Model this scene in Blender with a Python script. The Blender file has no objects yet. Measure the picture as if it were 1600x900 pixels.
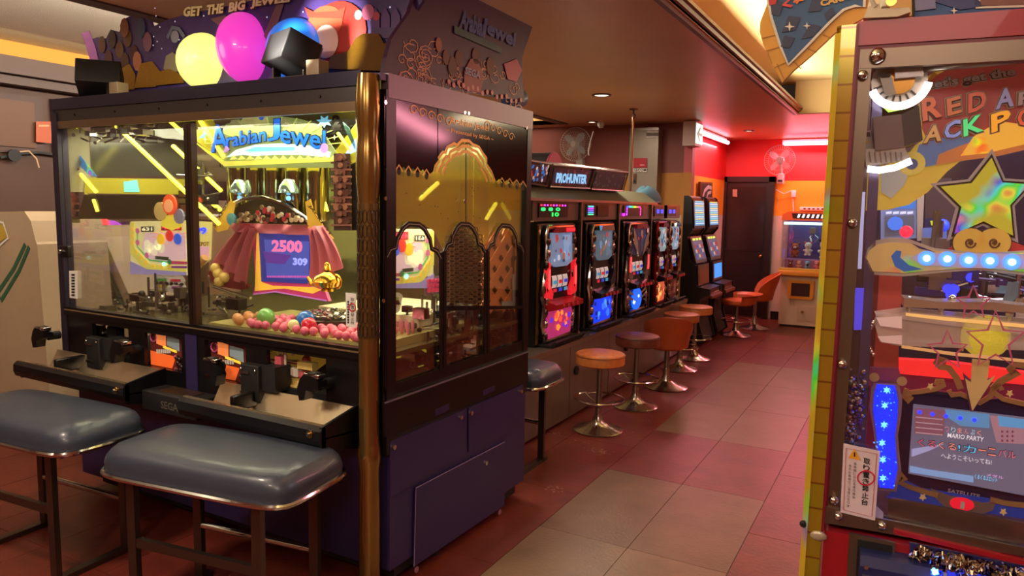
import bpy, bmesh, math, random
from mathutils import Vector, Matrix
S = bpy.context.scene
COL = S.collection
rnd = random.Random(7)
R_ = math.radians

# ---------------------------------------------------------------- camera
YAW, PITCH, ROLL, FPX = 0.502611, 0.112773, 0.0190743, 1130.13
CAM = Vector((0, 0, 1.6))
_f = Vector((-math.sin(YAW)*math.cos(PITCH), math.cos(YAW)*math.cos(PITCH), -math.sin(PITCH)))
_r = Vector((math.cos(YAW), math.sin(YAW), 0)); _u = _r.cross(_f)
_r2 = _r*math.cos(ROLL)+_u*math.sin(ROLL); _u2 = -_r*math.sin(ROLL)+_u*math.cos(ROLL)
cd = bpy.data.cameras.new('camera'); cam = bpy.data.objects.new('camera', cd); COL.objects.link(cam)
cd.sensor_width = 36; cd.lens = FPX/1600*36; cd.clip_start = 0.02
m = Matrix((_r2, _u2, -_f)).transposed().to_4x4(); m.translation = CAM; cam.matrix_world = m
S.camera = cam
cd.dof.use_dof = True; cd.dof.focus_distance = 4.2; cd.dof.aperture_fstop = 13

# ---------------------------------------------------------------- world, exposure
S.view_settings.view_transform = 'Standard'; S.view_settings.look = 'None'
S.view_settings.gamma = 1; S.view_settings.use_curve_mapping = False
S.view_settings.exposure = 0.15
W = bpy.data.worlds.new('world'); S.world = W; W.use_nodes = True
W.node_tree.nodes['Background'].inputs[0].default_value = (0.9, 0.6, 0.4, 1)
W.node_tree.nodes['Background'].inputs[1].default_value = 0.02

def lamp(kind, name, loc, energy, color, size=0.2, size_y=None, aim=None, spread=None):
    d = bpy.data.lights.new(name, kind); d.energy = energy; d.color = color
    if kind == 'AREA':
        d.size = size
        if size_y: d.shape = 'RECTANGLE'; d.size_y = size_y
        if spread: d.spread = R_(spread)
    else: d.shadow_soft_size = size
    o = bpy.data.objects.new(name, d); COL.objects.link(o); o.location = loc
    if aim is not None:
        z = (Vector(loc)-Vector(aim)).normalized(); y = Vector((0, 1, 0)) if abs(z.y) < .9 else Vector((0, 0, 1))
        x = y.cross(z).normalized(); y = z.cross(x); o.rotation_euler = Matrix((x, y, z)).transposed().to_euler()
    return o
WARM = (1.0, 0.74, 0.48)
# light of some modelled downlights, plus added fill lights without fittings
for x, y, e in ((-2.6, 0.7, 38), (-1.5, -0.6, 30), (-2.6, 6.39, 24), (-3.2, 4.2, 18), (-1.96, 9.9, 7), (-2.2, 3.6, 15), (-3.0, 7.5, 12)):
    lamp('AREA', 'ceiling_lamp_light', (x, y, 2.6), e, (1, .8, .62), .3, None, (x, y, 0))
# added fill from behind the camera, with no panel modelled in the coffer
lamp('AREA', 'coffer_light', (0.4, -1.2, 2.9), 55, (1, .8, .66), 1.2, 1.2, (0.2, -.6, 0))
# cove strips lighting the coffers from behind the mouldings, and an added end strip
lamp('AREA', 'cove_light_right', (-1.16, 3.2, 2.74), 120, (1, .82, .45), .05, 9.5, (-0.2, 3.2, 3.02))
lamp('AREA', 'cove_light_left', (-4.02, 3.2, 2.72), 200, (1, .88, .7), .05, 9.5, (-5.0, 3.2, 2.9))
lamp('AREA', 'cove_light_end', (0.6, 8.25, 2.74), 22, (1, .8, .5), 2.6, .05, (0.6, 7.9, 3.0))  # added fill strip that brightens the end wall of the coffer
lamp('AREA', 'frieze_light_left', (-6.0, 3.2, 2.70), 3, (1, .72, .3), .05, 8, (-6.5, 3.2, 2.8))
# fluorescent tubes on the far red wall
lamp('AREA', 'tube_light_far', (-1.13, 11.0, 2.5), 34, (1, .30, .38), 1.0, .06, (-1.2, 10.4, 0))
lamp('AREA', 'tube_light_alcove', (-2.5, 9.9, 2.5), 24, (1, .28, .32), .06, 1.4, (-1.8, 9.9, 0))
# light inside the glass cabinets
lamp('AREA', 'cabinet_strip_light', (-2.85, 2.62, 1.95), 34, (1, .95, .6), 1.9, .5, (-2.85, 2.62, 0))
lamp('AREA', 'playfield_light', (-2.02, 2.95, 1.5), 5, (1, .95, .7), .3, .7, (-2.02, 2.95, 0))
lamp('AREA', 'prize_cabinet_light', (0.75, 2.75, 2.0), 16, (.85, .85, 1), 1.6, .7, (.75, 2.7, 0))
lamp('AREA', 'crane_light', (-1.25, 10.95, 1.5), 3, (.8, .95, 1), .4, .3, (-1.25, 10.95, 0))
# red / magenta glow from the fluorescent tubes of the right-hand hall
lamp('AREA', 'tube_light_right', (0.9, 5.6, 2.5), 16, (1, .32, .42), .08, 1.6, (-0.4, 4.6, 0))

# ---------------------------------------------------------------- helpers
def lin(c):
    c = [v/255 for v in c]
    return tuple(v/12.92 if v <= .04045 else ((v+.055)/1.055)**2.4 for v in c)
_M = {}
def M(rgb, rough=.5, metal=0, emit=0, bump=0, bs=60, var=0, vs=3, alpha=1, coat=0, spec=.5):
    k = (tuple(rgb), rough, metal, emit, bump, bs, var, vs, alpha, coat, spec)
    if k in _M: return _M[k]
    mt = bpy.data.materials.new('mat'); mt.use_nodes = True; nt = mt.node_tree; b = nt.nodes['Principled BSDF']
    c = lin(rgb)+(1,)
    b.inputs['Base Color'].default_value = c; b.inputs['Roughness'].default_value = rough
    b.inputs['Metallic'].default_value = metal; b.inputs['Specular IOR Level'].default_value = spec
    if coat: b.inputs['Coat Weight'].default_value = coat
    if alpha < 1: b.inputs['Alpha'].default_value = alpha
    if emit: b.inputs['Emission Color'].default_value = c; b.inputs['Emission Strength'].default_value = emit
    if bump or var:
        tc = nt.nodes.new('ShaderNodeTexCoord')
    if bump:
        n = nt.nodes.new('ShaderNodeTexNoise'); n.inputs['Scale'].default_value = bs; n.inputs['Detail'].default_value = 4
        bp = nt.nodes.new('ShaderNodeBump'); bp.inputs['Strength'].default_value = bump; bp.inputs['Distance'].default_value = .01
        nt.links.new(tc.outputs['Object'], n.inputs['Vector']); nt.links.new(n.outputs['Fac'], bp.inputs['Height'])
        nt.links.new(bp.outputs['Normal'], b.inputs['Normal'])
    if var:
        n = nt.nodes.new('ShaderNodeTexNoise'); n.inputs['Scale'].default_value = vs; n.inputs['Detail'].default_value = 6
        n.inputs['Roughness'].default_value = .65
        mr = nt.nodes.new('ShaderNodeMapRange'); mr.inputs['From Min'].default_value = .3; mr.inputs['From Max'].default_value = .7
        mr.inputs['To Min'].default_value = 1-var; mr.inputs['To Max'].default_value = 1+var
        mx = nt.nodes.new('ShaderNodeVectorMath'); mx.operation = 'SCALE'; mx.inputs[0].default_value = c[:3]
        nt.links.new(tc.outputs['Object'], n.inputs['Vector']); nt.links.new(n.outputs['Fac'], mr.inputs['Value'])
        nt.links.new(mr.outputs['Result'], mx.inputs['Scale']); nt.links.new(mx.outputs[0], b.inputs['Base Color'])
    _M[k] = mt; return mt
def glassmat(tint=(255, 255, 255), refl=.07, rough=.02):
    k = ('glass', tint, refl, rough)
    if k in _M: return _M[k]
    mt = bpy.data.materials.new('glass'); mt.use_nodes = True; nt = mt.node_tree; nt.nodes.clear()
    o = nt.nodes.new('ShaderNodeOutputMaterial'); t = nt.nodes.new('ShaderNodeBsdfTransparent'); g = nt.nodes.new('ShaderNodeBsdfGlossy')
    mx = nt.nodes.new('ShaderNodeMixShader'); fr = nt.nodes.new('ShaderNodeLayerWeight'); fr.inputs['Blend'].default_value = .25
    ad = nt.nodes.new('ShaderNodeMath'); ad.operation = 'MULTIPLY_ADD'; ad.inputs[1].default_value = .35; ad.inputs[2].default_value = refl
    t.inputs[0].default_value = lin(tint)+(1,); g.inputs['Roughness'].default_value = rough
    nt.links.new(fr.outputs['Fresnel'], ad.inputs[0]); nt.links.new(ad.outputs[0], mx.inputs[0])
    nt.links.new(t.outputs[0], mx.inputs[1]); nt.links.new(g.outputs[0], mx.inputs[2]); nt.links.new(mx.outputs[0], o.inputs[0])
    _M[k] = mt; return mt
def rainbow(base, scale=6, emit=.0, rough=.3, sat=.8):
    """holographic film: hue bands that run over the sheet"""
    k = ('rb', base, scale, emit, rough, sat)
    if k in _M: return _M[k]
    mt = M(base, rough, .0).copy(); nt = mt.node_tree; b = nt.nodes['Principled BSDF']
    tc = nt.nodes.new('ShaderNodeTexCoord'); n = nt.nodes.new('ShaderNodeTexNoise'); n.inputs['Scale'].default_value = scale
    n.inputs['Detail'].default_value = 1
    hs = nt.nodes.new('ShaderNodeCombineColor'); hs.mode = 'HSV'; hs.inputs[1].default_value = sat; hs.inputs[2].default_value = .9
    ml = nt.nodes.new('ShaderNodeMath'); ml.operation = 'MULTIPLY_ADD'; ml.inputs[1].default_value = 2.4; ml.inputs[2].default_value = -.88; ml.use_clamp = True
    mx = nt.nodes.new('ShaderNodeMix'); mx.data_type = 'RGBA'; mx.inputs['A'].default_value = lin(base)+(1,)
    rp = nt.nodes.new('ShaderNodeMapRange'); rp.inputs['From Min'].default_value = .5; rp.inputs['From Max'].default_value = .62
    n2 = nt.nodes.new('ShaderNodeTexNoise'); n2.inputs['Scale'].default_value = scale*.6
    L = nt.links.new
    L(tc.outputs['Object'], n.inputs['Vector']); L(tc.outputs['Object'], n2.inputs['Vector'])
    L(n.outputs['Fac'], ml.inputs[0]); L(ml.outputs[0], hs.inputs[0]); L(hs.outputs[0], mx.inputs['B'])
    L(n2.outputs['Fac'], rp.inputs['Value']); L(rp.outputs[0], mx.inputs['Factor'])
    L(mx.outputs['Result'], b.inputs['Base Color'])
    if emit: L(mx.outputs['Result'], b.inputs['Emission Color']); b.inputs['Emission Strength'].default_value = emit
    _M[k] = mt; return mt

CHROME = M((210, 208, 205), .12, 1); STEEL = M((150, 143, 135), .32, 1); DSTEEL = M((105, 98, 90), .35, 1)
GOLD = M((215, 160, 60), .2, 1); BLACK = M((14, 13, 15), .3); BLACKM = M((22, 21, 22), .6); BRASS = M((165, 120, 60), .22, 1)
WHITE = M((225, 222, 215), .5); GLASS = glassmat()
def E(rgb, s=1.0): return M(rgb, .4, 0, s)

WM = {}   # world matrix of each top-level Empty
def thing(name, label, cat, loc=(0, 0, 0), rotz=0, group=None):
    o = bpy.data.objects.new(name, None); COL.objects.link(o); o.location = loc; o.rotation_euler = (0, 0, rotz)
    o.empty_display_size = .1
    tag(o, label, cat, group)
    WM[o.name] = Matrix.Translation(loc) @ Matrix.Rotation(rotz, 4, 'Z')
    return o
def tag(o, label, cat, group=None, kind=None):
    if label: o['label'] = label
    if cat: o['category'] = cat
    if group: o['group'] = group
    if kind: o['kind'] = kind
    return o
def rootM(o):
    while o.parent: o = o.parent
    return WM.get(o.name, Matrix.Identity(4))
def copy_tree(o, parent=None):
    c = o.copy(); COL.objects.link(c); c.parent = parent
    for ch in [x for x in list(COL.objects) if x.parent == o]: copy_tree(ch, c)
    if parent is None: WM[c.name] = WM.get(o.name, Matrix.Identity(4)).copy()
    return c

class MB:
    """collects shapes in world coordinates (or through self.T) into one mesh object with several materials"""
    def __init__(s, T=None): s.v = []; s.f = []; s.mi = []; s.mats = []; s.sm = []; s.T = T or Matrix.Identity(4)
    def _m(s, m):
        if m not in s.mats: s.mats.append(m)
        return s.mats.index(m)
    def add(s, vs, fs, m, smooth=False, T=None):
        n = len(s.v); X = s.T if T is None else s.T @ T
        s.v += [tuple(X @ Vector(p)) for p in vs]; i = s._m(m)
        for f in fs: s.f.append([n+k for k in f]); s.mi.append(i); s.sm.append(smooth)
        return s
    def box(s, a, b, m, T=None, bev=0):
        x0, x1 = sorted((a[0], b[0])); y0, y1 = sorted((a[1], b[1])); z0, z1 = sorted((a[2], b[2]))
        if bev:
            bm = bmesh.new(); bmesh.ops.create_cube(bm, size=1)
            for v in bm.verts: v.co = Vector(((v.co.x+.5)*(x1-x0)+x0, (v.co.y+.5)*(y1-y0)+y0, (v.co.z+.5)*(z1-z0)+z0))
            bmesh.ops.bevel(bm, geom=bm.edges[:], offset=bev, segments=3, affect='EDGES', profile=.5, clamp_overlap=True)
            bm.verts.index_update()
            r = s.add([v.co[:] for v in bm.verts], [[v.index for v in f.verts] for f in bm.faces], m, True, T); bm.free(); return r
        vs = [(x0, y0, z0), (x1, y0, z0), (x1, y1, z0), (x0, y1, z0), (x0, y0, z1), (x1, y0, z1), (x1, y1, z1), (x0, y1, z1)]
        return s.add(vs, [(0, 3, 2, 1), (4, 5, 6, 7), (0, 1, 5, 4), (1, 2, 6, 5), (2, 3, 7, 6), (3, 0, 4, 7)], m, False, T)
    def prism(s, pts, ax, a, b, m, T=None):
        """pts: 2-D outline in the two other axes (order x,y,z without ax), extruded along ax from a to b"""
        def P(p, t):
            if ax == 'X': return (t, p[0], p[1])
            if ax == 'Y': return (p[0], t, p[1])
            return (p[0], p[1], t)
        n = len(pts); vs = [P(p, a) for p in pts]+[P(p, b) for p in pts]
        fs = [list(range(n)), list(range(2*n-1, n-1, -1))]+[(i, (i+1) % n, (i+1) % n+n, i+n) for i in range(n)]
        return s.add(vs, fs, m, False, T)
    def tube(s, pts, r, m, seg=8, closed=False, T=None):
        pts = [Vector(p) for p in pts]; n = len(pts); rings = []; up = None
        rr = r if isinstance(r, (list, tuple)) else [r]*n
        for i, p in enumerate(pts):
            a = pts[(i-1) % n] if (closed or i > 0) else p; b = pts[(i+1) % n] if (closed or i < n-1) else p
            d = (b-a).normalized()
            if up is None: up = d.orthogonal().normalized()
            up = (up-d*up.dot(d)).normalized(); w = d.cross(up)
            rings.append([p+(up*math.cos(t)+w*math.sin(t))*rr[i] for t in [2*math.pi*k/seg for k in range(seg)]])
        vs = [v for q in rings for v in q]; fs = []
        for i in range(n if closed else n-1):
            j = (i+1) % n
            for k in range(seg): fs.append((i*seg+k, i*seg+(k+1) % seg, j*seg+(k+1) % seg, j*seg+k))
        if not closed: fs += [list(range(seg))[::-1], [(n-1)*seg+k for k in range(seg)]]
        return s.add(vs, fs, m, True, T)
    def lathe(s, prof, c, m, seg=24, T=None, sy=1):
        vs = []; fs = []; n = len(prof)
        for k in range(seg):
            t = 2*math.pi*k/seg
            for r, z in prof: vs.append((c[0]+r*math.cos(t), c[1]+r*math.sin(t)*sy, c[2]+z))
        for k in range(seg):
            j = (k+1) % seg
            for i in range(n-1): fs.append((k*n+i, j*n+i, j*n+i+1, k*n+i+1))
        if prof[0][0] > 1e-5: fs.append([k*n for k in range(seg)][::-1])
        if prof[-1][0] > 1e-5: fs.append([k*n+n-1 for k in range(seg)])
        return s.add(vs, fs, m, True, T)
    def ball(s, c, r, m, seg=12, T=None):
        r = (r, r, r) if not isinstance(r, (list, tuple)) else r; h = seg//2+1; vs = []; fs = []
        for i in range(h+1):
            a = math.pi*i/h
            for k in range(seg):
                t = 2*math.pi*k/seg; vs.append((c[0]+r[0]*math.sin(a)*math.cos(t), c[1]+r[1]*math.sin(a)*math.sin(t), c[2]+r[2]*math.cos(a)))
        for i in range(h):
            for k in range(seg): fs.append((i*seg+k, (i+1)*seg+k, (i+1)*seg+(k+1) % seg, i*seg+(k+1) % seg))
        return s.add(vs, fs, m, True, T)
    def build(s, name, parent=None, struct=False):
        me = bpy.data.meshes.new(name); 
        vs = s.v
        if parent is not None:
            I = rootM(parent).inverted(); vs = [tuple(I @ Vector(p)) for p in vs]
        me.from_pydata(vs, [], s.f)
        for q in s.mats: me.materials.append(q)
        me.polygons.foreach_set('material_index', s.mi); me.polygons.foreach_set('use_smooth', s.sm); me.validate(); me.update()
        bm = bmesh.new(); bm.from_mesh(me); bmesh.ops.remove_doubles(bm, verts=bm.verts, dist=1e-6)
        bmesh.ops.recalc_face_normals(bm, faces=bm.faces)
        for e in bm.edges:
            if len(e.link_faces) == 2 and e.calc_face_angle(0) > .7: e.smooth = False
        bm.to_mesh(me); bm.free()
        o = bpy.data.objects.new(name, me); COL.objects.link(o); o.parent = parent
        if struct: o['kind'] = 'structure'
        return o

_T = {}
def text_geo(txt, bold=.0):
    k = (txt, bold)
    if k not in _T:
        c = bpy.data.curves.new('t', 'FONT'); c.body = txt; c.resolution_u = 2; c.offset = bold
        o = bpy.data.objects.new('t', c); COL.objects.link(o); bpy.context.view_layer.update()
        me = bpy.data.meshes.new_from_object(o.evaluated_get(bpy.context.evaluated_depsgraph_get()))
        vs = [tuple(v.co) for v in me.vertices]; fs = [list(p.vertices) for p in me.polygons]
        bpy.data.objects.remove(o); bpy.data.meshes.remove(me)
        x0 = min(v[0] for v in vs); x1 = max(v[0] for v in vs); y0 = min(v[1] for v in vs); y1 = max(v[1] for v in vs)
        _T[k] = ([((v[0]-x0)/(x1-x0), (v[1]-y0)/(y1-y0)) for v in vs], fs, (x1-x0)/(y1-y0))
    return _T[k]

class Fr:
    """a flat frame standing in the room: origin, u (to the right seen from the front), n (out of its face)"""
    def __init__(s, o, n, u=None):
        s.o = Vector(o); s.n = Vector(n).normalized(); s.v = Vector((0, 0, 1)); s.u = Vector(u).normalized() if u else s.v.cross(s.n).normalized()
        s.v = s.n.cross(s.u).normalized()
    def back(s, d): return Fr(s.o-s.n*d, s.n, s.u)
    def at(s, a, b, d=0): return s.o+s.u*a+s.v*b+s.n*d
    def px(s, x, y, d=0):
        """the point of this plane seen at a pixel of the 1600x900 photograph, then lifted d off the plane"""
        r = _r2*((x-800)/FPX)+_u2*((450-y)/FPX)+_f
        t = (s.o-CAM).dot(s.n)/r.dot(s.n); return CAM+r*t+s.n*d
    def plate(s, mb, pts, m, d=0, th=.002):
        P = [Vector(p)+s.n*d for p in pts]; Q = [p+s.n*th for p in P]; n = len(P)
        mb.add([*P, *Q], [list(range(n)), list(range(n, 2*n))]+[(i, (i+1) % n, n+(i+1) % n, n+i) for i in range(n)], m)
    def poly(s, mb, pts, m, d=0, th=.002): s.plate(mb, [s.px(*p) for p in pts], m, d, th)
    def uv(s, mb, pts, m, d=0, th=.002): s.plate(mb, [s.at(*p) for p in pts], m, d, th)
    def disc(s, mb, c, r, m, d=0, th=.002, seg=16, ry=None):
        c = s.px(*c); ry = ry or r
        s.plate(mb, [c+s.u*r*math.cos(2*math.pi*k/seg)+s.v*ry*math.sin(2*math.pi*k/seg) for k in range(seg)], m, d, th)
    def line(s, mb, pts, w, m, d=0, th=.002, closed=False, raw=False):
        P = pts if raw else [s.px(*p) for p in pts]
        P = [Vector(p) for p in P]; n = len(P); L = []; Rr = []
        for i in range(n):
            a = P[(i-1) % n] if (closed or i) else P[i]; b = P[(i+1) % n] if (closed or i < n-1) else P[i]
            t = (b-a); t = t.normalized() if t.length > 1e-9 else s.u
            q = t.cross(s.n)*w/2; L.append(P[i]+q); Rr.append(P[i]-q)
        for i in range(n if closed else n-1):
            j = (i+1) % n; s.plate(mb, [L[i], L[j], Rr[j], Rr[i]], m, d, th)
    def text(s, mb, txt, bl, br, tl, m, d=0, bold=0, arc=0, raw=False, side=None):
        """text box given by the pixels of its lower left, lower right and upper left corners"""
        vs, fs, asp = text_geo(txt, bold)
        A, B, C = [Vector(p) if raw else s.px(*p) for p in (bl, br, tl)]
        P = [A+(B-A)*x+(C-A)*(y+arc*4*x*(1-x))+s.n*d for x, y in vs]
        mb.add(P, fs, m)
def rot(c, a, ax='Z'): return Matrix.Translation(c) @ Matrix.Rotation(a, 4, ax)
def star(cx, cy, r, k=.45, n=5, a0=math.pi/2):
    return [(cx+(r if i % 2 == 0 else r*k)*math.cos(a0+i*math.pi/n), cy+(r if i % 2 == 0 else r*k)*math.sin(a0+i*math.pi/n)) for i in range(2*n)]
# ================================================================ ROOM
ZC, ZU = 2.64, 2.98
RED = M((104, 42, 30), .36, var=.25, vs=5, bump=.12, bs=40); TAN = M((108, 84, 64), .36, var=.2, vs=4, bump=.15, bs=60)
LTAN = M((122, 98, 74), .36, var=.2, vs=4, bump=.15, bs=60); GROUT = M((40, 22, 18), .8)
fl = MB(); fl.box((-8, -3, -.06), (3.2, 11.6, -.004), GROUT)
xs = [-.61+.465*k for k in range(-16, 9)]
for i, x in enumerate(xs[:-1]):
    off = 0.47 if x > -.62 or x < -1.55 else 0
    y = -2.44-.93+off
    while y < 11.2:
        t = TAN if (-1.56 < x < -.62 and (3.0 < y < 4.0 or 4.9 < y < 7.7)) else LTAN if (-1.56 < x < -.62 and y < 3.1) else RED
        fl.box((x+.0015, y+.0015, -.01), (x+.4635, y+.9285, 0), t); y += .93
fl.build('floor', struct=True)
CEIL = M((222, 168, 124), .36, var=.06, vs=2, bump=.25, bs=120); CREAM = M((228, 208, 170), .6, bump=.8, bs=160)
TRIM = M((120, 82, 62), .4); DTRIM = M((70, 42, 32), .45)
c = MB()
c.box((-3.92, -3, ZC), (-1.15, 8.4, ZC+.05), CEIL); c.box((-6.6, 8.4, ZC), (3.2, 11.6, ZC+.05), CEIL); 
c.build('ceiling', struct=True)
u = MB(); u.box((-2.4, -3, ZU), (3.2, 8.6, ZU+.05), CREAM); u.box((-7, -3, 2.84), (-3.8, 8.6, 2.89), M((222, 214, 200), .6, bump=.9, bs=160))
u.box((-1.2, 8.39, ZC), (3.2, 8.45, ZU), M((205, 180, 145), .6)); u.box((-6.6, 8.4, ZC), (-3.8, 8.45, 2.84), M((205, 160, 90), .6))
u.box((-3.96, -3, ZC), (-3.92, 8.5, ZC+.04), DTRIM)
u.build('ceiling_upper', struct=True)
# mouldings along the edge of the low ceiling
t = MB()
prof = [(-1.205, ZC-.012), (-1.175, ZC-.014), (-1.165, ZC+.0), (-1.15, ZC+.002), (-1.15, ZC+.016), (-1.135, ZC+.02), (-1.13, ZC+.04), (-1.112, ZC+.045), (-1.112, ZC+.066), (-1.125, ZC+.066), (-1.16, ZC+.05), (-1.205, ZC+.02)]
t.prism(prof, 'Y', -3, 8.38, TRIM); t.build('trim_1', struct=True)
t = MB(); t.prism([(-3.98, ZC-.01), (-3.86, ZC-.01), (-3.86, ZC+.02), (-3.93, ZC+.09), (-3.98, ZC+.09)], 'Y', -3, 8.4, DTRIM); t.build('trim_2', struct=True)
t = MB()
for a, b, w in ((2.69, 2.60, .2), (2.60, 2.55, .22), (2.55, 2.48, .14)): t.box((-6.42, -3, b), (-6.42+w, 8.39, a-.002), DTRIM)
t.build('trim_3', struct=True)
w = MB(); WL = M((72, 42, 28), .55, var=.12, vs=2)
w.box((-6.5, -3, 0), (-6.42, 8.8, 2.64), WL); w.box((-6.5, -3, 2.64), (-6.44, 8.8, 2.84), M((215, 150, 50), .6))
w.build('wall_left', struct=True)
for k in range(9):
    p = MB(); y = 1.0+k*.85
    p.box((-6.42, y, 1.95), (-6.40, y+.78, 2.42), M((70, 42, 34), .5)); p.box((-6.40, y+.07, 2.0), (-6.385, y+.71, 2.37), M((92, 56, 32), .5))
    p.build('trim_%d' % (k+10), struct=True)
MAR = M((142, 78, 68), .55, var=.08); OCH = M((196, 136, 58), .6, var=.08); OFF = M((205, 190, 168), .6, var=.05); REDW = M((215, 38, 34), .55, var=.06)
def banded(name, a, b, top, colmid=OCH):
    w = MB()
    w.box((a[0], a[1], 0), (b[0], b[1], 1.53), OFF); w.box((a[0], a[1], 1.53), (b[0], b[1], 2.04), colmid); w.box((a[0], a[1], 2.04), (b[0], b[1], ZC), top)
    return w.build(name, struct=True)
banded('wall_back', (-6.5, 8.75), (-2.46, 8.85), MAR)
banded('wall_alcove', (-2.62, 8.85), (-2.52, 11.25), REDW, M((232, 160, 30), .6))
w = MB(); 
for z0, z1, mm in ((0, 1.53, OFF), (1.53, 2.04, M((232, 160, 30), .6)), (2.04, ZC, REDW)):
    w.box((-2.6, 11.22, z0), (3.2, 11.32, z1), mm)
w.build('wall_far', struct=True)
b = MB(); b.box((-1.76, 11.19, 0), (3.2, 11.22, .12), M((25, 15, 18), .4)); b.build('baseboard_far', struct=True)
p = MB(); p.box((-2.46, 8.70, 0), (-2.36, 8.84, 2.04), OCH); p.box((-2.46, 8.70, 2.04), (-2.36, 8.84, ZC), M((205, 90, 100), .5)); p.build('trim_4', struct=True)
w = MB(); w.box((3.1, -3, 0), (3.2, 11.3, 3), M((165, 110, 90), .6)); w.build('wall_right', struct=True)
w = MB(); w.box((-6.5, -3.1, 0), (3.2, -3, 3.05), M((170, 120, 90), .6)); w.build('wall_front', struct=True)
# the dark door in the far wall
d = thing('door_1', None, None, (-2.1, 11.2, 0)); d['kind'] = 'structure'
FW = Fr((0, 11.2, 0), (0, -1, 0))
x0, x1 = -2.56, -1.80
q = MB(); DK = M((42, 27, 27), .3); DG = M((50, 38, 38), .16)
q.box((x0, 11.14, 0), (x0+.08, 11.22, 2.1), DK); q.box((x1-.08, 11.14, 0), (x1, 11.22, 2.1), DK); q.box((x0, 11.14, 2.02), (x1, 11.22, 2.1), DK); q.build('door_frame', d)
q = MB(); q.box((x0+.08, 11.18, .02), (x1-.08, 11.22, 2.02), DK); q.box((x0+.12, 11.172, 1.0), (x1-.12, 11.18, 1.95), DG); q.box((x0+.14, 11.17, .1), (x1-.14, 11.18, .82), M((36, 23, 24), .35)); q.build('door_panel', d)
q = MB(); q.ball((x1-.14, 11.13, .93), .03, BRASS); q.tube([(x1-.14, 11.13, .93), (x1-.14, 11.18, .93)], .012, BRASS); q.build('door_knob', d)
# ================================================================ COIN PUSHER CABINET (left foreground)
X0, X1, Y0, Y1, ZT = -3.93, -1.775, 2.18, 3.41, 2.08
PUR = M((46, 37, 80), .38, var=.06, vs=8); NAVY = M((48, 44, 66), .32, .5); FR = M((60, 55, 72), .3, .6); PURD = M((40, 30, 72), .4)
cp = thing('coin_pusher_cabinet', 'large dark purple glass-walled coin pusher cabinet with gold corner column and pictorial sign on top', 'arcade machine', (-2.85, 2.8, 0))
q = MB(); q.box((X0+.02, Y0+.06, .1), (X1-.004, Y1, .64), PUR); q.box((X0+.02, Y0+.04, .64), (X1, Y1, .8), BLACKM)
q.box((X0+.1, Y0+.12, .04), (X1-.03, Y1-.05, .1), BLACKM); q.build('base_cabinet', cp)
for fx, fy in ((X1-.1, Y0+.25), (X1-.1, Y1-.35), (X0+.2, Y0+.25), (X0+.2, Y1-.3), (X1-.06, 2.62)):
    q = MB(); q.lathe([(.03, 0), (.03, .02), (.012, .025), (.012, .06)], (fx, fy, 0), BLACKM, 12); q.build('foot', cp)
SD = Fr((X1, 0, 0), (1, 0, 0))
# side doors of the base (outlined panels) with locks
def sdoor(pts, name='access_door', locks=(), edge=0):
    q = MB(); P = [SD.px(*p) for p in pts]; SD.plate(q, P, PUR, .0, .006); 
    if edge: SD.line(q, [P[0], P[3]] if edge == 1 else [P[0], P[3], P[2]], .004, M((150, 130, 170), .4), .0065, .001, raw=True)
    o = q.build(name, cp)
    for l in locks:
        k = MB(); c_ = SD.px(*l); k.tube([c_, c_+Vector((.014, 0, 0))], .011, CHROME, 12); k.build('lock', o)
sdoor([(608, 778), (728, 708), (728, 638), (608, 690)], locks=((613, 698), (718, 652)))
sdoor([(731, 706), (816, 665), (816, 600), (731, 637)], locks=((734, 645), (812, 611)))
sdoor([(645, 885), (787, 789), (787, 690), (648, 762)], locks=((757, 723),), edge=2)
for pts in ([(676, 650), (698, 640), (698, 630), (676, 640)], [(751, 618), (769, 610), (769, 602), (751, 610)]):
    q = MB(); SD.poly(q, pts, PURD, .002, .012); q.build('hinge_tab', cp)
for p in ((650, 890), (780, 800)):
    q = MB(); SD.disc(q, p, .014, M((150, 100, 110), .4), .001, .004); q.build('sticker', cp)
# sloped black apron above the purple base, right side
q = MB(); P = [SD.px(597, 628), SD.px(822, 548), SD.px(822, 596), SD.px(598, 682)]; SD.plate(q, P, BLACK, 0, .012)
SD.line(q, [SD.px(597, 629), SD.px(822, 549)], .006, M((140, 135, 150), .3, .6), .013, .004, raw=True)
q.build('side_apron', cp)
# roof and upper frame
q = MB(); q.box((X0, Y0, ZT-.02), (X1, Y1, ZT+.005), FR)
q.box((X0, Y0-.005, 2.045), (X1-.09, Y0+.03, ZT+.02), NAVY); q.box((X0, Y0+.003, 1.985), (X1-.09, Y0+.03, 2.045), M((74, 70, 70), .35, .7))
q.box((X1-.03, Y0+.04, 2.0), (X1+.006, Y1, ZT+.01), M((120, 108, 118), .35, .5)); q.box((X0, Y0, 2.0), (X0+.03, Y1, ZT+.01), NAVY)
q.box((X0, Y1-.04, 2.0), (X1, Y1, ZT), NAVY)
for k in range(6): q.tube([(X0+.2+k*.33, Y0-.002, 2.015), (X0+.2+k*.33, Y0+.005, 2.015)], .006, BLACKM)
q.build('top_frame', cp)
q = MB(); q.box((X0+.04, Y0+.0, 1.95), (X1-.1, Y0+.012, 1.987), M((150, 130, 105), .28, .9)); q.build('steel_rail', cp)
# posts
for a, b in (((X0, Y0-.004, .66), (X0+.05, Y0+.05, 2.03)), ((X0, Y1-.05, .66), (X0+.05, Y1, 2.03)), ((X1-.05, Y1-.05, .6), (X1+.004, Y1, 2.03)), ((X1-.03, Y0+.03, .6), (X1+.004, Y0+.09, 2.03))):
    q = MB(); q.box(a, b, FR if a[0] < -3 else BLACK); q.build('post', cp)
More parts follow.
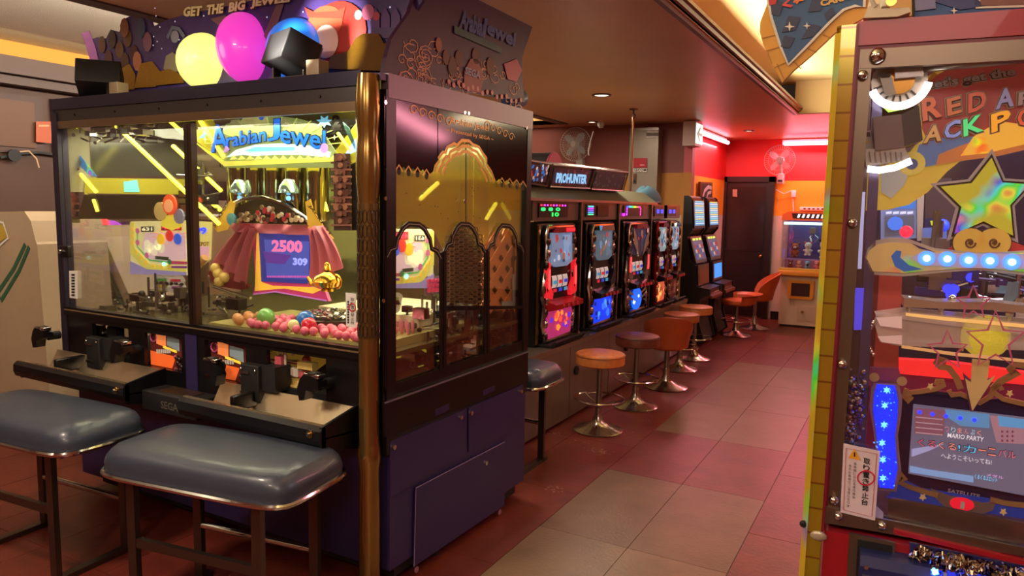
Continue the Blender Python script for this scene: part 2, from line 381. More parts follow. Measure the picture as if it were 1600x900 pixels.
# gold bulging corner column
q = MB(); c_ = (-1.826, 2.17)
pr = [(.044, 0)]
for z0, z1, bul in ((.02, .55, .004), (.55, .66, .01), (.66, 1.1, .0), (1.1, 1.62, .0), (1.62, 1.85, .012), (1.85, 2.08, .012)):
    for k in range(1, 7): t = k/6; pr.append((.040+bul*.6*math.sin(math.pi*t), z0+(z1-z0)*t))
q.lathe(pr, (*c_, 0), M((158, 124, 70), .2, .85), 28); q.lathe([(.0412, 1.08), (.0412, 1.6)], (*c_, 0), M((126, 98, 56), .3, .8), 28)
o = q.build('corner_column', cp)
k = MB()
for j in range(9):          # interlaced lattice ornament on the column
    for a in range(8):
        t = -2.9+a*.42; z = 1.11+j*.055
        k.lathe([(.0, 0)], (0, 0, 0), BRASS, 3) if 0 else None
        c2 = Vector((c_[0]+.0425*math.cos(t), c_[1]+.0425*math.sin(t), z)); n = Vector((math.cos(t), math.sin(t), 0)); u2 = Vector((-math.sin(t), math.cos(t), 0))
        k.tube([c2+u2*.009*math.cos(w)+Vector((0, 0, .026*math.sin(w))) for w in [math.pi*2*i/8 for i in range(8)]], .0013, M((58, 42, 30), .4, .4), 4, True)
k.build('lattice_ornament', o)
# glass
for a, b in (((X0+.05, Y0+.016, 1.0), (-2.885, Y0+.02, 1.955)), ((-2.865, Y0+.024, 1.0), (X1-.08, Y0+.028, 1.955)),
             ((X0+.005, Y0+.05, .95), (X0+.01, Y1-.05, 2.0)), ((X1-.014, Y0+.09, .84), (X1-.010, 2.86, 2.0)), ((X1-.014, 2.87, .84), (X1-.010, Y1-.05, 2.0))):
    q = MB(); q.box(a, b, GLASS); q.build('glass_pane', cp)
q = MB(); q.box((-2.9, Y0+.0, 1.0), (-2.875, Y0+.035, 1.94), DSTEEL); q.box((-2.872, Y0+.0, 1.0), (-2.85, Y0+.03, 1.94), M((70, 50, 40), .3, .6)); q.build('mullion', cp)
# front bottom rail and control band
q = MB(); q.box((X0+.04, Y0-.01, .985), (X1-.09, Y0+.03, 1.03), BLACK)
q.box((X0+.05, Y0-.014, 1.012), (X1-.1, Y0-.01, 1.018), M((190, 170, 130), .3, .8)); q.build('sill', cp)
FRN = Fr((0, Y0, 0), (0, -1, 0))
q = MB()
def hole_band(q, x0, x1, z0, z1, holes, m, y=Y0, th=.02):
    """a board with rectangular windows cut through it"""
    cx = x0
    for a, b, c0, c1 in holes:
        q.box((cx, y, z0), (a, y+th, z1), m); q.box((a, y, z0), (b, y+th, c0), m); q.box((a, y, c1), (b, y+th, z1), m); cx = b
    q.box((cx, y, z0), (x1, y+th, z1), m)
hole_band(q, X0+.05, X1-.09, .66, .99, [(-3.66, -3.36, .76, .96), (-3.24, -2.96, .79, .955), (-2.80, -2.53, .79, .965), (-2.40, -2.06, .76, .965)], BLACK)
q.box((-2.93, Y0-.004, .68), (-2.85, Y0, .99), PUR)
q.build('control_panel', cp)
# red game pictures inside the two small windows
def picture(x0, x1, seed):
    r = random.Random(seed); q = MB(); y = Y0+.035
    q.box((x0, y, .78), (x1, y+.01, .97), M((105, 40, 34), .5)); F = Fr((0, y, 0), (0, -1, 0))
    F.plate(q, [(x0, y, .79), (x0+.16, y, .79), (x0+.19, y, .85), (x0, y, .86)], E((225, 96, 40), .5), .001)
    F.plate(q, [(x0+.05, y, .9), (x0+.12, y, .89), (x0+.12, y, .95), (x0+.05, y, .96)], E((230, 130, 70), .5), .002)
    F.plate(q, [(x0+.13, y, .9), (x0+.22, y, .88), (x0+.22, y, .94), (x0+.13, y, .95)], M((150, 175, 185), .4), .002)
    F.plate(q, [(x0+.1, y, .885), (x0+.2, y, .87), (x0+.2, y, .882), (x0+.1, y, .897)], E((235, 200, 60), .6), .003)
    for k in range(7): F.plate(q, [(x0+.05+k*.016, y, .852+.002*k), (x0+.061+k*.016, y, .852+.002*k), (x0+.061+k*.016, y, .872+.002*k), (x0+.05+k*.016, y, .872+.002*k)], WHITE, .004)
    for k in range(10): q.ball((x0+.2+r.random()*.06, y-.008, .79+r.random()*.07), .012, M(r.choice([(40, 25, 25), (60, 30, 30), (180, 70, 90)]), .3), 8)
    q.tube([(x0+.03+.022*math.cos(t), y-.006, .93+.022*math.sin(t)) for t in [i*math.pi/6 for i in range(12)]], .003, M((200, 90, 150), .4), 6, True)
    q.build('game_picture', cp)
picture(-3.24, -2.955, 1); picture(-2.80, -2.525, 2)
# coin levers: a rounded black handle with a chrome coin chute on a bracket
def lever(x, z, flip=1):
    q = MB(); prof = [(-.055, .03), (-.03, .055), (.03, .05), (.06, .03), (.06, .0), (.02, -.02), (-.015, -.02), (-.03, -.07), (-.06, -.075), (-.075, -.02)]
    q.prism([(x+flip*a*.85, z+b*.85) for a, b in prof], 'Y', Y0-.1, Y0-.05, BLACK)
    q.tube([(x+flip*.02, Y0-.06, z), (x+flip*.02, Y0, z)], .022, BLACKM, 12)
    o = q.build('coin_lever', cp)
    k = MB(); k.box((x-.03, Y0-.098, z+.035), (x+.05, Y0-.055, z+.052), CHROME, bev=.004); k.box((x-.005, Y0-.1, z+.05), (x+.03, Y0-.06, z+.056), STEEL); k.build('coin_chute', o)
lever(-3.98, .87); lever(-3.30, .87); lever(-2.66, .86, -1); lever(-2.06, .87)
for x in (-3.55, -2.42):
    q = MB(); q.box((x-.09, Y0-.05, .74), (x+.02, Y0, .9), BLACKM, bev=.006); q.box((x+.02, Y0-.03, .79), (x+.10, Y0+.06, .9), M((34, 34, 36), .5))
    o = q.build('coin_box', cp); k = MB()
    for dz in (.77, .86): k.box((x-.085, Y0-.056, dz), (x-.03, Y0-.05, dz+.012), STEEL)
    for dx in (-.08, .005): k.tube([(x+dx, Y0-.056, .88), (x+dx, Y0-.05, .88)], .006, CHROME)
    k.build('latch', o)
# medal trays
def tray(x0, x1):
    q = MB(); yf, zt = 1.99, .76
    MET = M((228, 208, 170), .28, .9)
    q.add([(x0, yf, zt-.045), (x1, yf, zt-.045), (x1, Y0-.0, .70), (x0, Y0-.0, .70), (x0, yf, zt-.05), (x1, yf, zt-.05), (x1, Y0, .69), (x0, Y0, .69)], [(0, 1, 2, 3), (4, 5, 6, 7), (0, 3, 7, 4), (1, 5, 6, 2), (0, 4, 5, 1), (3, 2, 6, 7)], BLACK)
    q.prism([(yf-.03, zt-.015), (yf-.012, zt), (yf, zt-.005), (yf, zt-.085), (yf-.022, zt-.075), (yf-.032, zt-.05)], 'X', x0, x1, BLACK)
    q.prism([(yf, zt-.05), (Y0, .69), (Y0, .64), (yf, zt-.09)], 'X', x0, x0+.01, BLACK); q.prism([(yf-.02, zt), (Y0, .80), (Y0, .62), (yf-.02, zt-.09)], 'X', x1-.012, x1, BLACK)
    o = q.build('medal_tray', cp)
    k = MB(); k.prism([(yf+.004, zt-.043), (Y0-.06, zt-.06), (Y0-.008, zt+.03), (Y0-.004, zt+.03), (Y0-.056, zt-.066), (yf+.004, zt-.049)], 'X', x0+.02, x1-.014, MET)
    k.box((x0+.01, yf-.012, zt-.001), (x1-.01, yf+.004, zt+.004), M((215, 190, 150), .25, .9)); k.build('tray_liner', o)
    k = MB(); k.tube([(x1-.05, yf-.035, zt-.03), (x1-.05, yf-.03, zt-.03)], .016, BRASS, 12); k.tube([(x1-.05, yf-.045, zt-.03), (x1-.05, yf-.035, zt-.03)], .007, STEEL); k.build('tray_lock', o)
    k = MB(); k.box((x0+.25, yf+.03, zt-.04), (x0+.28, Y0-.01, zt+.03), BLACK, bev=.008); k.build('tray_divider', o)
tray(-3.99, -3.08); tray(-2.70, -1.885)
q = MB(); q.box((-3.08, Y0-.13, .63), (-2.70, Y0, .72), BLACKM, bev=.006); q.box((-3.0, Y0-.1, .72), (-2.78, Y0-.02, .724), M((60, 42, 30), .3)); o = q.build('speaker_box', cp)
k = MB(); F = Fr((0, Y0-.131, 0), (0, -1, 0)); F.text(k, 'SEGA', (-2.94, Y0-.131, .655), (-2.82, Y0-.131, .655), (-2.94, Y0-.131, .69), M((120, 112, 100), .4, .5), .001, .02, raw=True); k.build('maker_badge', o)
q = MB(); q.tube([(-2.62, Y0+.056, .585), (-2.62, Y0+.045, .585)], .022, BRASS, 16); q.tube([(-2.62, Y0+.045, .585), (-2.62, Y0+.043, .585)], .009, STEEL); q.build('lock', cp)

# ---------------------------------------------------------------- side window decoration (right side)
GT = M((214, 184, 60), .3, 0, alpha=.5); GL = M((205, 160, 80), .35, .5); OLV = M((120, 100, 50), .3, .3)
SW = Fr((X1-.002, 0, 0), (1, 0, 0))
q = MB()
# black header over the arches
top = [(600, 150), (828, 197)]
lowl = [(600, 259), (606, 267), (614, 258), (622, 268), (630, 260), (637, 270), (645, 262), (652, 272), (660, 264), (668, 274), (676, 268)]
arch = [(676, 268), (678, 258), (684, 250), (682, 246), (690, 236), (694, 237), (697, 228), (708, 222), (712, 225), (720, 217), (732, 218), (738, 224), (748, 228), (754, 238), (760, 246), (760, 256), (768, 268), (774, 284)]
lowr = [(774, 284), (780, 279), (786, 286), (792, 281), (798, 287), (804, 282), (810, 288), (816, 283), (824, 290)]
bot = lowl+arch[1:]+lowr[1:]
pts = bot
for i in range(len(pts)-1):
    (xa, ya), (xb, yb) = pts[i], pts[i+1]
    if xb <= xa: xb = xa+.5
    ta = 150+47*(xa-600)/228; tb = 150+47*(xb-600)/228
    SW.poly(q, [(xa, ta), (xb, tb), (xb, yb), (xa, ya)], M((16, 11, 12), .12), 0, .003)
q.build('window_header', cp)
q = MB()
for r0, r1, mm in ((1.0, .93, GL), (.87, .80, GL), (.74, .68, GL)):
    cx, cy = 726, 284
    P = []
    for i, (x, y) in enumerate(arch): P.append((cx+(x-cx)*(r0+r1)/2, cy+(y-cy)*(r0+r1)/2))
    SW.line(q, P, .014, mm, .004, .001)
for i, (x, y) in enumerate([(608, 262), (622, 263), (637, 265), (651, 267), (665, 270), (783, 283), (795, 284), (806, 286), (816, 288)]):
    SW.line(q, [(x-6, y+4), (x, y-5), (x+6, y+5)], .008, GL, .004, .001); SW.disc(q, (x, y+6), .012, BLACKM, .004, .001, 10)
r = random.Random(3)
for k in range(26): SW.disc(q, (605+r.random()*210, 290+r.random()*55), .003, BLACKM, .004, .001, 6)
q.build('gold_arch_trim', cp)
q = MB(); SWT = Fr((X1-.02, 0, 0), (1, 0, 0))
def tint(poly): SWT.poly(q, poly, GT, -.006, .001)
tint([(600, 262), (676, 270), (726, 218), (774, 284), (824, 290), (824, 400), (815, 385), (800, 362), (785, 355), (770, 365), (752, 392), (744, 372), (727, 352), (708, 362), (694, 390), (680, 362), (664, 350), (630, 350), (612, 365), (600, 395)])
q.build('gold_tint_film', cp)
# black multifoil arches framing three windows
q = MB()
def foil(x0, x1, y0, yt, yb, w=.022):
    cx = (x0+x1)/2; W_ = x1-x0; h = y0-yt
    P = [(x0, yb), (x0, y0), (x0+.07*W_, y0-.22*h), (x0+.17*W_, y0-.28*h), (x0+.2*W_, y0-.55*h), (x0+.3*W_, y0-.86*h), (cx-.1*W_, yt), (cx+.1*W_, yt+1), (x1-.3*W_, y0-.84*h), (x1-.2*W_, y0-.55*h), (x1-.17*W_, y0-.26*h), (x1-.07*W_, y0-.18*h), (x1, y0+2), (x1, yb-28*W_/85)]
    SW.line(q, P, w, BLACK, .001, .004); SW.line(q, [(x, y) for x, y in P[1:-1]], .004, M((170, 165, 150), .3, .5), .006, .001); return P
foil(603, 688, 402, 350, 608); foil(694, 757, 392, 350, 575); foil(762, 817, 392, 352, 552)
SW.poly(q, [(598, 360), (603, 360), (604, 612), (598, 616)], BLACK); SW.poly(q, [(686, 395), (696, 392), (696, 575), (686, 580)], BLACK); SW.poly(q, [(756, 390), (763, 390), (763, 548), (756, 551)], BLACK)
SW.poly(q, [(815, 385), (822, 388), (822, 548), (817, 552)], BLACK); SW.poly(q, [(598, 606), (822, 530), (822, 548), (598, 626)], BLACK)
SW.line(q, [(727, 215), (727, 352)], .006, BLACKM, .002); SW.poly(q, [(694, 478), (818, 478), (818, 482), (694, 486)], BLACK)
q.build('arch_frame', cp)
# honeycomb lattice screen in the middle arch
q = MB(); HEX = M((112, 86, 52), .4, .5)
for j in range(17):
    for i in range(9):
        c_ = SW.px(699+i*7.2, 360+j*7.4+(3.6 if i % 2 else 0)); 
        px_ = 699+i*7.2; py_ = 360+j*7.4
        edge = 388-34*math.sqrt(max(0, 1-((px_-726)/30)**2))
        if py_ < edge or py_ > 478 or px_ > 757: continue
        SW.line(q, [c_+SW.u*.026*math.cos(t)+SW.v*.017*math.sin(t) for t in [k*math.pi/3 for k in range(6)]], .0035, HEX, .0, .002, True, raw=True)
SWB = Fr((X1-.03, 0, 0), (1, 0, 0)); SWB.poly(q, [(697, 482), (697, 392), (708, 362), (727, 352), (744, 370), (756, 392), (756, 480)], M((26, 20, 20), .2, alpha=.75), -.02, .002)
q.build('lattice_screen', cp)
q = MB(); GW = M((220, 165, 80), .35, .4)
SW.text(q, 'Arabian Jewel', (702, 196), (762, 208), (702, 182), GW, .004, .0)
SW.text(q, '~ Presented by SEGA ~', (696, 207), (770, 222), (696, 199), GW, .004)
for (x, y), (x2, y2) in (((645, 172), (700, 190)), ((760, 196), (798, 214))):   # scrollwork at both sides of the title
    for k in range(5):
        t = k/4; c_ = SW.px(x+(x2-x)*t, y+(y2-y)*t)
        SW.line(q, [c_+SW.u*(.03-.0022*i)*math.cos(i*.7)+SW.v*(.022-.0016*i)*math.sin(i*.7) for i in range(11)], .0035, GW, .004, .001, raw=True)
q.build('window_lettering', cp)
SW2 = Fr((X1+.001, 0, 0), (1, 0, 0))
for p in ((601, 160), (725, 176), (731, 177), (822, 200), (601, 310), (725, 315), (598, 470)):
    q = MB(); SW2.disc(q, p, .008, CHROME, .002, .004, 12); q.build('screw', cp)
# ---------------------------------------------------------------- topper signs
SK = M((44, 34, 72), .4); SKV = M((78, 46, 92), .4); BRN = M((96, 62, 40), .45); GLIT = M((205, 150, 40), .3, .6, bump=1.0, bs=900, var=.35, vs=300)
FS = Fr((0, 2.42, 0), (0, -1, 0))
q = MB()
outline = [(168, 148), (148, 92), (140, 62), (152, 58), (165, 60), (172, 46), (186, 50), (192, 30), (205, 24), (216, 30), (222, 26), (233, 32), (237, 42), (262, 30), (300, 20), (380, 4), (470, -22), (560, -32), (640, -30), (660, 0), (640, 30), (632, 62), (622, 82), (608, 84), (600, 116)]
FS.poly(q, outline, M((70, 52, 116), .4, var=.25, vs=6), -.02, .018)
o = q.build('front_sign', cp)
def art(F, name, fn): 
    k = MB(); fn(F, k); return k.build(name, o)
def a1(F, k):
    F.poly(k, [(128, 52), (140, 48), (150, 75), (158, 110), (150, 118), (140, 90)], M((160, 100, 170), .4), 0)
    for i, (x, y) in enumerate([(160, 70), (176, 62), (188, 78), (170, 92), (196, 96), (182, 110), (200, 60), (210, 84), (166, 112)]): F.disc(k, (x, y), .034, M([(92, 58, 40), (70, 44, 36), (110, 76, 44), (84, 40, 44)][i % 4], .5), .001+.001*(i % 3), .002, 10, ry=.045)
    for i, (x, y) in enumerate([(196, 44), (222, 44), (232, 66), (216, 96), (188, 128), (236, 118), (204, 118)]): F.disc(k, (x, y), .035, M([(150, 90, 60), (70, 82, 120), (140, 96, 120), (190, 120, 90)][i % 4], .5), .005, .002, 9, ry=.05)
    for pts in ([(176, 140), (186, 112), (205, 100), (214, 118), (212, 140)], [(212, 138), (222, 100), (240, 96), (252, 112), (246, 136)], [(246, 134), (252, 112), (268, 108), (286, 118), (290, 130)]): F.poly(k, pts, GLIT, .007, .004)
    for pts in ([(258, 108), (262, 88), (272, 82), (284, 92), (282, 112), (268, 114)],): F.poly(k, pts, M((150, 140, 120), .5), .008)
    F.line(k, [(264, 60), (272, 44), (282, 46), (290, 58)], .02, M((110, 120, 150), .4), .008)
    F.disc(k, (276, 58), .03, M((150, 150, 175), .4), .009)
    r = random.Random(5)
    for i in range(46): F.disc(k, (240+r.random()*380, 10+r.random()*70), .004, E((210, 205, 230), .5), .004, .001, 6)
    for pts in ([(330, 30), (352, 24), (400, 66), (372, 64)], [(440, -10), (450, -12), (428, 60), (412, 58)]): F.poly(k, pts, M((120, 86, 96), .4), .002)
art(FS, 'sign_artwork', a1)
def a2(F, k):   # plain round red genie-like blob and gold heap kept generic: a red cloud, a gold heap, small domes
    F.disc(k, (528, 52), .16, M((190, 50, 40), .35), .003, .003, 24, ry=.13); F.disc(k, (510, 36), .1, M((214, 90, 60), .35), .006, .003, 20, ry=.07)
    F.disc(k, (512, 66), .07, M((250, 205, 190), .35), .009, .003, 20)
    F.poly(k, [(484, 28), (478, 12), (494, 20), (528, 18), (542, 12), (538, 30)], M((205, 66, 50), .35), .008)
    F.poly(k, [(512, 108), (524, 88), (548, 82), (560, 62), (572, 54), (596, 54), (604, 70), (620, 66), (640, 54), (644, 62), (632, 80), (614, 84), (602, 96), (600, 112)], GLIT, .014, .006)
    for i, (x, y, rr) in enumerate([(562, 24, .02), (577, 20, .032), (590, 26, .018)]): F.disc(k, (x, y), rr, M([(150, 190, 180), (190, 100, 140), (180, 60, 80), (110, 60, 150)][i], .35), .006, .003, 16)
    for x in (588, 604, 620, 636): 
        F.poly(k, [(x-7, 44), (x-7, 26), (x, 12), (x+7, 26), (x+7, 44)], M((86, 48, 120), .4), .006)
    F.poly(k, [(580, 60), (582, 44), (640, 42), (640, 60)], M((70, 42, 100), .4), .005)
art(FS, 'cloud_and_castle_art', a2)
k = MB(); TW = M((240, 225, 190), .35, .1); TB = M((120, 84, 44), .4, .3)
def arcs(txt, xa, ya, xb, yb, h):
    FS.text(k, txt, (xa, ya), (xb, yb), (xa+2, ya-h), TB, .010, .13); FS.text(k, txt, (xa+.5, ya-.5), (xb, yb-.5), (xa+2.5, ya-h+1), TW, .014, .05)
arcs('GET', 289, 28, 318, 26, 17); arcs('THE', 325, 25, 352, 22, 17); arcs('BIG', 360, 21, 386, 17, 17); arcs('JEWEL!', 394, 16, 456, 8, 17)
k.build('sign_lettering', o)
# three glowing egg-shaped domes
def dome(px_, py_, rx, rz, col, s, nm, tilt=0):
    c_ = FS.px(px_, py_, .0); k = MB(); prof = [(-.98*1 if 0 else 0, 0)]
    n = 16; vs = []; 
    k.ball((0, 0, 0), (rx, .13, rz), nm, 28, T=Matrix.Translation(c_) @ Matrix.Rotation(tilt, 4, 'Y'))
    return k.build('glowing_dome', cp)
def glow(col, s):
    mt = M(col, .35, 0, s, coat=.5); return mt
d1 = dome(320, 97, .128, .135, 0, 0, glow((238, 238, 130), 1.0)); d1['label'] = 'yellow glowing dome'
d2 = dome(384, 76, .132, .165, 0, 0, glow((225, 60, 190), .8), tilt=-.25); d2['label'] = 'pink glowing dome'
d3 = dome(465, 80, .145, .14, 0, 0, glow((30, 110, 215), .75)); d3['label'] = 'blue glowing dome'
lamp('POINT', 'dome_bulb_light', FS.px(320, 97, .3), 1.2, (1, 1, .6), .1); lamp('SPOT', 'sign_spot_light', FS.px(500, 95, .5), 60, (1, .95, .85), .03, aim=FS.px(515, 65))
# two black box floodlights standing on the roof
def flood(x, y, z, rz, tilt, seed):
    T = Matrix.Translation((x, y, z)) @ Matrix.Rotation(rz, 4, 'Z') @ Matrix.Rotation(tilt, 4, 'X')
    k = MB(T); k.box((-.1, -.075, -.06), (.1, .075, .07), BLACKM, bev=.006); o = k.build('floodlight', cp)
    k = MB(T); k.box((-.092, .075, -.05), (.092, .082, .06), M((120, 116, 128), .3)); k.build('lamp_window', o)
    k = MB(); k.box((x-.09, y-.03, ZT+.02), (x+.09, y+.05, ZT+.03), STEEL)
    for s_ in (-1, 1): k.box((x+s_*.085-.004, y-.02, ZT+.02), (x+s_*.085+.004, y+.02, z), STEEL)
    k.build('bracket', o)
    k = MB(); k.box((x+.1, y-.02, ZT+.02), (x+.17, y+.04, ZT+.09), M((170, 150, 120), .4), bev=.004); k.build('power_box', o)
flood(-3.63, 2.26, 2.19, .9, -.45, 1); flood(-2.29, 2.24, 2.2, -.35, -.35, 2)
# side sign
SS = Fr((-1.79, 0, 0), (1, 0, 0))
q = MB(); SS.poly(q, [(600, 114), (604, 90), (612, 60), (640, 20), (660, -40), (740, -4), (832, 42), (816, 90), (816, 118), (820, 160), (700, 137)], M((66, 36, 66), .42, var=.3, vs=6), -.02, .02)
o = q.build('side_sign', cp)
def a3(F, k):
    LN = M((190, 140, 110), .4, .3); 
    r = random.Random(11)
    for i in range(46):
        x = 625+r.random()*185; y = 60+(x-625)*.28+r.random()*62; c_ = F.px(x, y, 0); s_ = .6+r.random()*.7
        F.line(k, [c_+F.u*(.05-.004*j)*s_*math.cos(j*.7+i)+F.v*(.035-.003*j)*s_*math.sin(j*.7+i) for j in range(11)], .004, LN, .001, .001, raw=True)
    F.poly(k, [(724, 140), (724, 112), (734, 92), (744, 92), (752, 112), (750, 146)], M((150, 50, 44), .4), .003)
    [F.disc(k, (x_, y_), r_, M((108, 70, 52), .5), .003, .002, 14, ry=r_*1.2) for x_, y_, r_ in ((706, 104, .035), (716, 92, .03), (696, 90, .026), (742, 88, .03), (765, 104, .035))]
    F.poly(k, [(708, 40), (782, 74), (782, 84), (708, 52)], M((40, 92, 90), .4), .005)
    F.poly(k, [(786, 100), (806, 92), (814, 110), (806, 128), (792, 124)], M((190, 70, 110), .4), .004)
    F.disc(k, (684, 70), .022, M((180, 120, 90), .5), .004, .002, 12, ry=.03)
    for i in range(16): F.disc(k, (700+i*7.5, 128+i*2.1+3*math.sin(i*2)), .012, M((210, 120, 110), .35), .004, .002, 8)
    F.text(k, 'Arabian', (716, 44), (756, 60), (720, 14), M((70, 92, 165), .4), .006, .04); F.text(k, 'Jewel', (748, 56), (802, 80), (752, 26), M((70, 92, 165), .4), .007, .04)
    F.text(k, 'SEGA', (724, 116), (748, 124), (725, 104), M((150, 160, 200), .4), .008, .04)
art(SS, 'side_sign_artwork', a3)
q = MB(); q.tube([SS.px(812, 158, -.06), SS.px(828, 152, -.06)], .05, M((110, 150, 175), .3, alpha=.85), 12); q.build('blue_lamp', cp)

# ---------------------------------------------------------------- inside the glass
CRM = M((228, 218, 178), .4); MIRR = M((120, 118, 105), .06, 1)
q = MB(); q.box((X0+.03, Y0+.03, .98), (X1-.03, Y1-.05, 1.0), M((120, 112, 70), .25, .6)); q.box((-2.84, 2.24, 1.0), (-1.86, 2.75, 1.035), M((190, 180, 110), .35, .3)); q.box((-2.5, 2.6, 1.035), (-1.9, 3.1, 1.1), CRM); q.build('playfield_deck', cp)
q = MB(); q.box((X0+.03, Y1-.06, 1.0), (X1-.06, Y1-.05, 2.0), M((150, 146, 110), .1, .9)); q.build('back_mirror', cp)
q = MB(); F = Fr((X0+.03, 0, 0), (1, 0, 0))
F.poly(q, [(112, 190), (136, 205), (150, 275), (150, 300), (104, 300), (104, 190)], M((150, 145, 118), .4), .0)
F.poly(q, [(140, 220), (182, 196), (300, 186), (300, 275), (142, 275)], M((96, 98, 92), .16, .7), .002, .004)
F.poly(q, [(140, 196), (245, 190), (245, 224), (140, 222)], M((50, 48, 45), .1, .8), .006)
F.poly(q, [(132, 278), (300, 280), (300, 304), (130, 302)], M((190, 180, 60), .25, .3), .006); F.poly(q, [(130, 304), (300, 306), (300, 342), (120, 342)], M((60, 52, 40), .12, .8), .006)
for i in range(5): F.line(q, [(150+i*18, 222), (184+i*14, 194)], .006, STEEL, .008)
F.poly(q, [(191, 284), (212, 281), (216, 300), (192, 300)], E((110, 215, 205), .6), .01)
q.build('mirror_gable', cp)
TUBE = E((255, 238, 70), 3.2)
def led_or_reflection(F, a, b, r=.011):
    q = MB(); q.tube([F.px(*a), F.px(*b)], r, TUBE, 8); q.build('led_tube', cp)
FI = Fr((0, 2.66, 0), (0, -1, 0)); FB = Fr((0, 3.2, 0), (0, -1, 0)); FL = Fr((0, 2.30, 0), (0, -1, 0)); FA = Fr((0, 2.45, 0), (0, -1, 0))
led_or_reflection(FA, (176, 192), (342, 350), .01); led_or_reflection(FI, (266, 190), (292, 213), .01); led_or_reflection(FI, (270, 228), (345, 298), .01); led_or_reflection(FL, (104, 248), (108, 262), .008); led_or_reflection(FL, (117, 262), (150, 300), .009); led_or_reflection(FL, (146, 312), (152, 330), .008)  # several segments are mirror reflections of the tubes, built as glowing tubes
led_or_reflection(FI, (318, 306), (344, 328)); led_or_reflection(FA, (312, 188), (350, 246), .01); led_or_reflection(FA, (528, 208), (548, 236), .007); led_or_reflection(FI, (500, 290), (512, 330), .006); led_or_reflection(FI, (363, 262), (388, 320), .006)
SDI = Fr((-1.93, 0, 0), (1, 0, 0)); led_or_reflection(SDI, (684, 286), (657, 311), .01); led_or_reflection(SDI, (775, 318), (760, 342), .01)
# coloured acrylic fin at the left edge
q = MB(); FL.poly(q, [(101, 222), (104, 216), (152, 276), (140, 274), (112, 246)], rainbow((60, 140, 210), 14, .5)); FL.poly(q, [(102, 240), (128, 252), (126, 258), (108, 256)], M((235, 220, 60), .3)); q.build('acrylic_fin', cp)
def totem(F, x, y0, y1, w, name='carved_column'):
    q = MB(); q_ = [(122, 78, 62), (96, 58, 48), (150, 96, 78), (176, 120, 92)]; F.poly(q, [(x-w*.5, y0), (x+w*.4, y0), (x+w*.5, y1), (x-w*.5, y1)], M((70, 40, 36), .6), 0, .01); n = int((y1-y0)/12)
    for i in range(n):
        y = y0+8+i*(y1-y0-12)/n; F.disc(q, (x+rnd.uniform(-2, 2), y), .032+.01*(i % 2), M(q_[i % 4], .45), .010, .008, 8, ry=.024); F.disc(q, (x, y), .012, M(q_[(i+2) % 4], .4), .019, .006, 8)
        F.poly(q, [(x-w*.6, y+5), (x+w*.6, y+5), (x+w*.6, y+8), (x-w*.6, y+8)], M(q_[(i+1) % 4], .5), .012, .006)
    q.build(name, cp)
totem(FL, 115, 250, 348, 20); totem(FA, 537, 240, 360, 26)
# dark backing that the right carved column stands against
q = MB(); FA.poly(q, [(523, 265), (558, 250), (558, 360), (520, 360)], BLACKM, -.02); q.build('column_backing', cp)
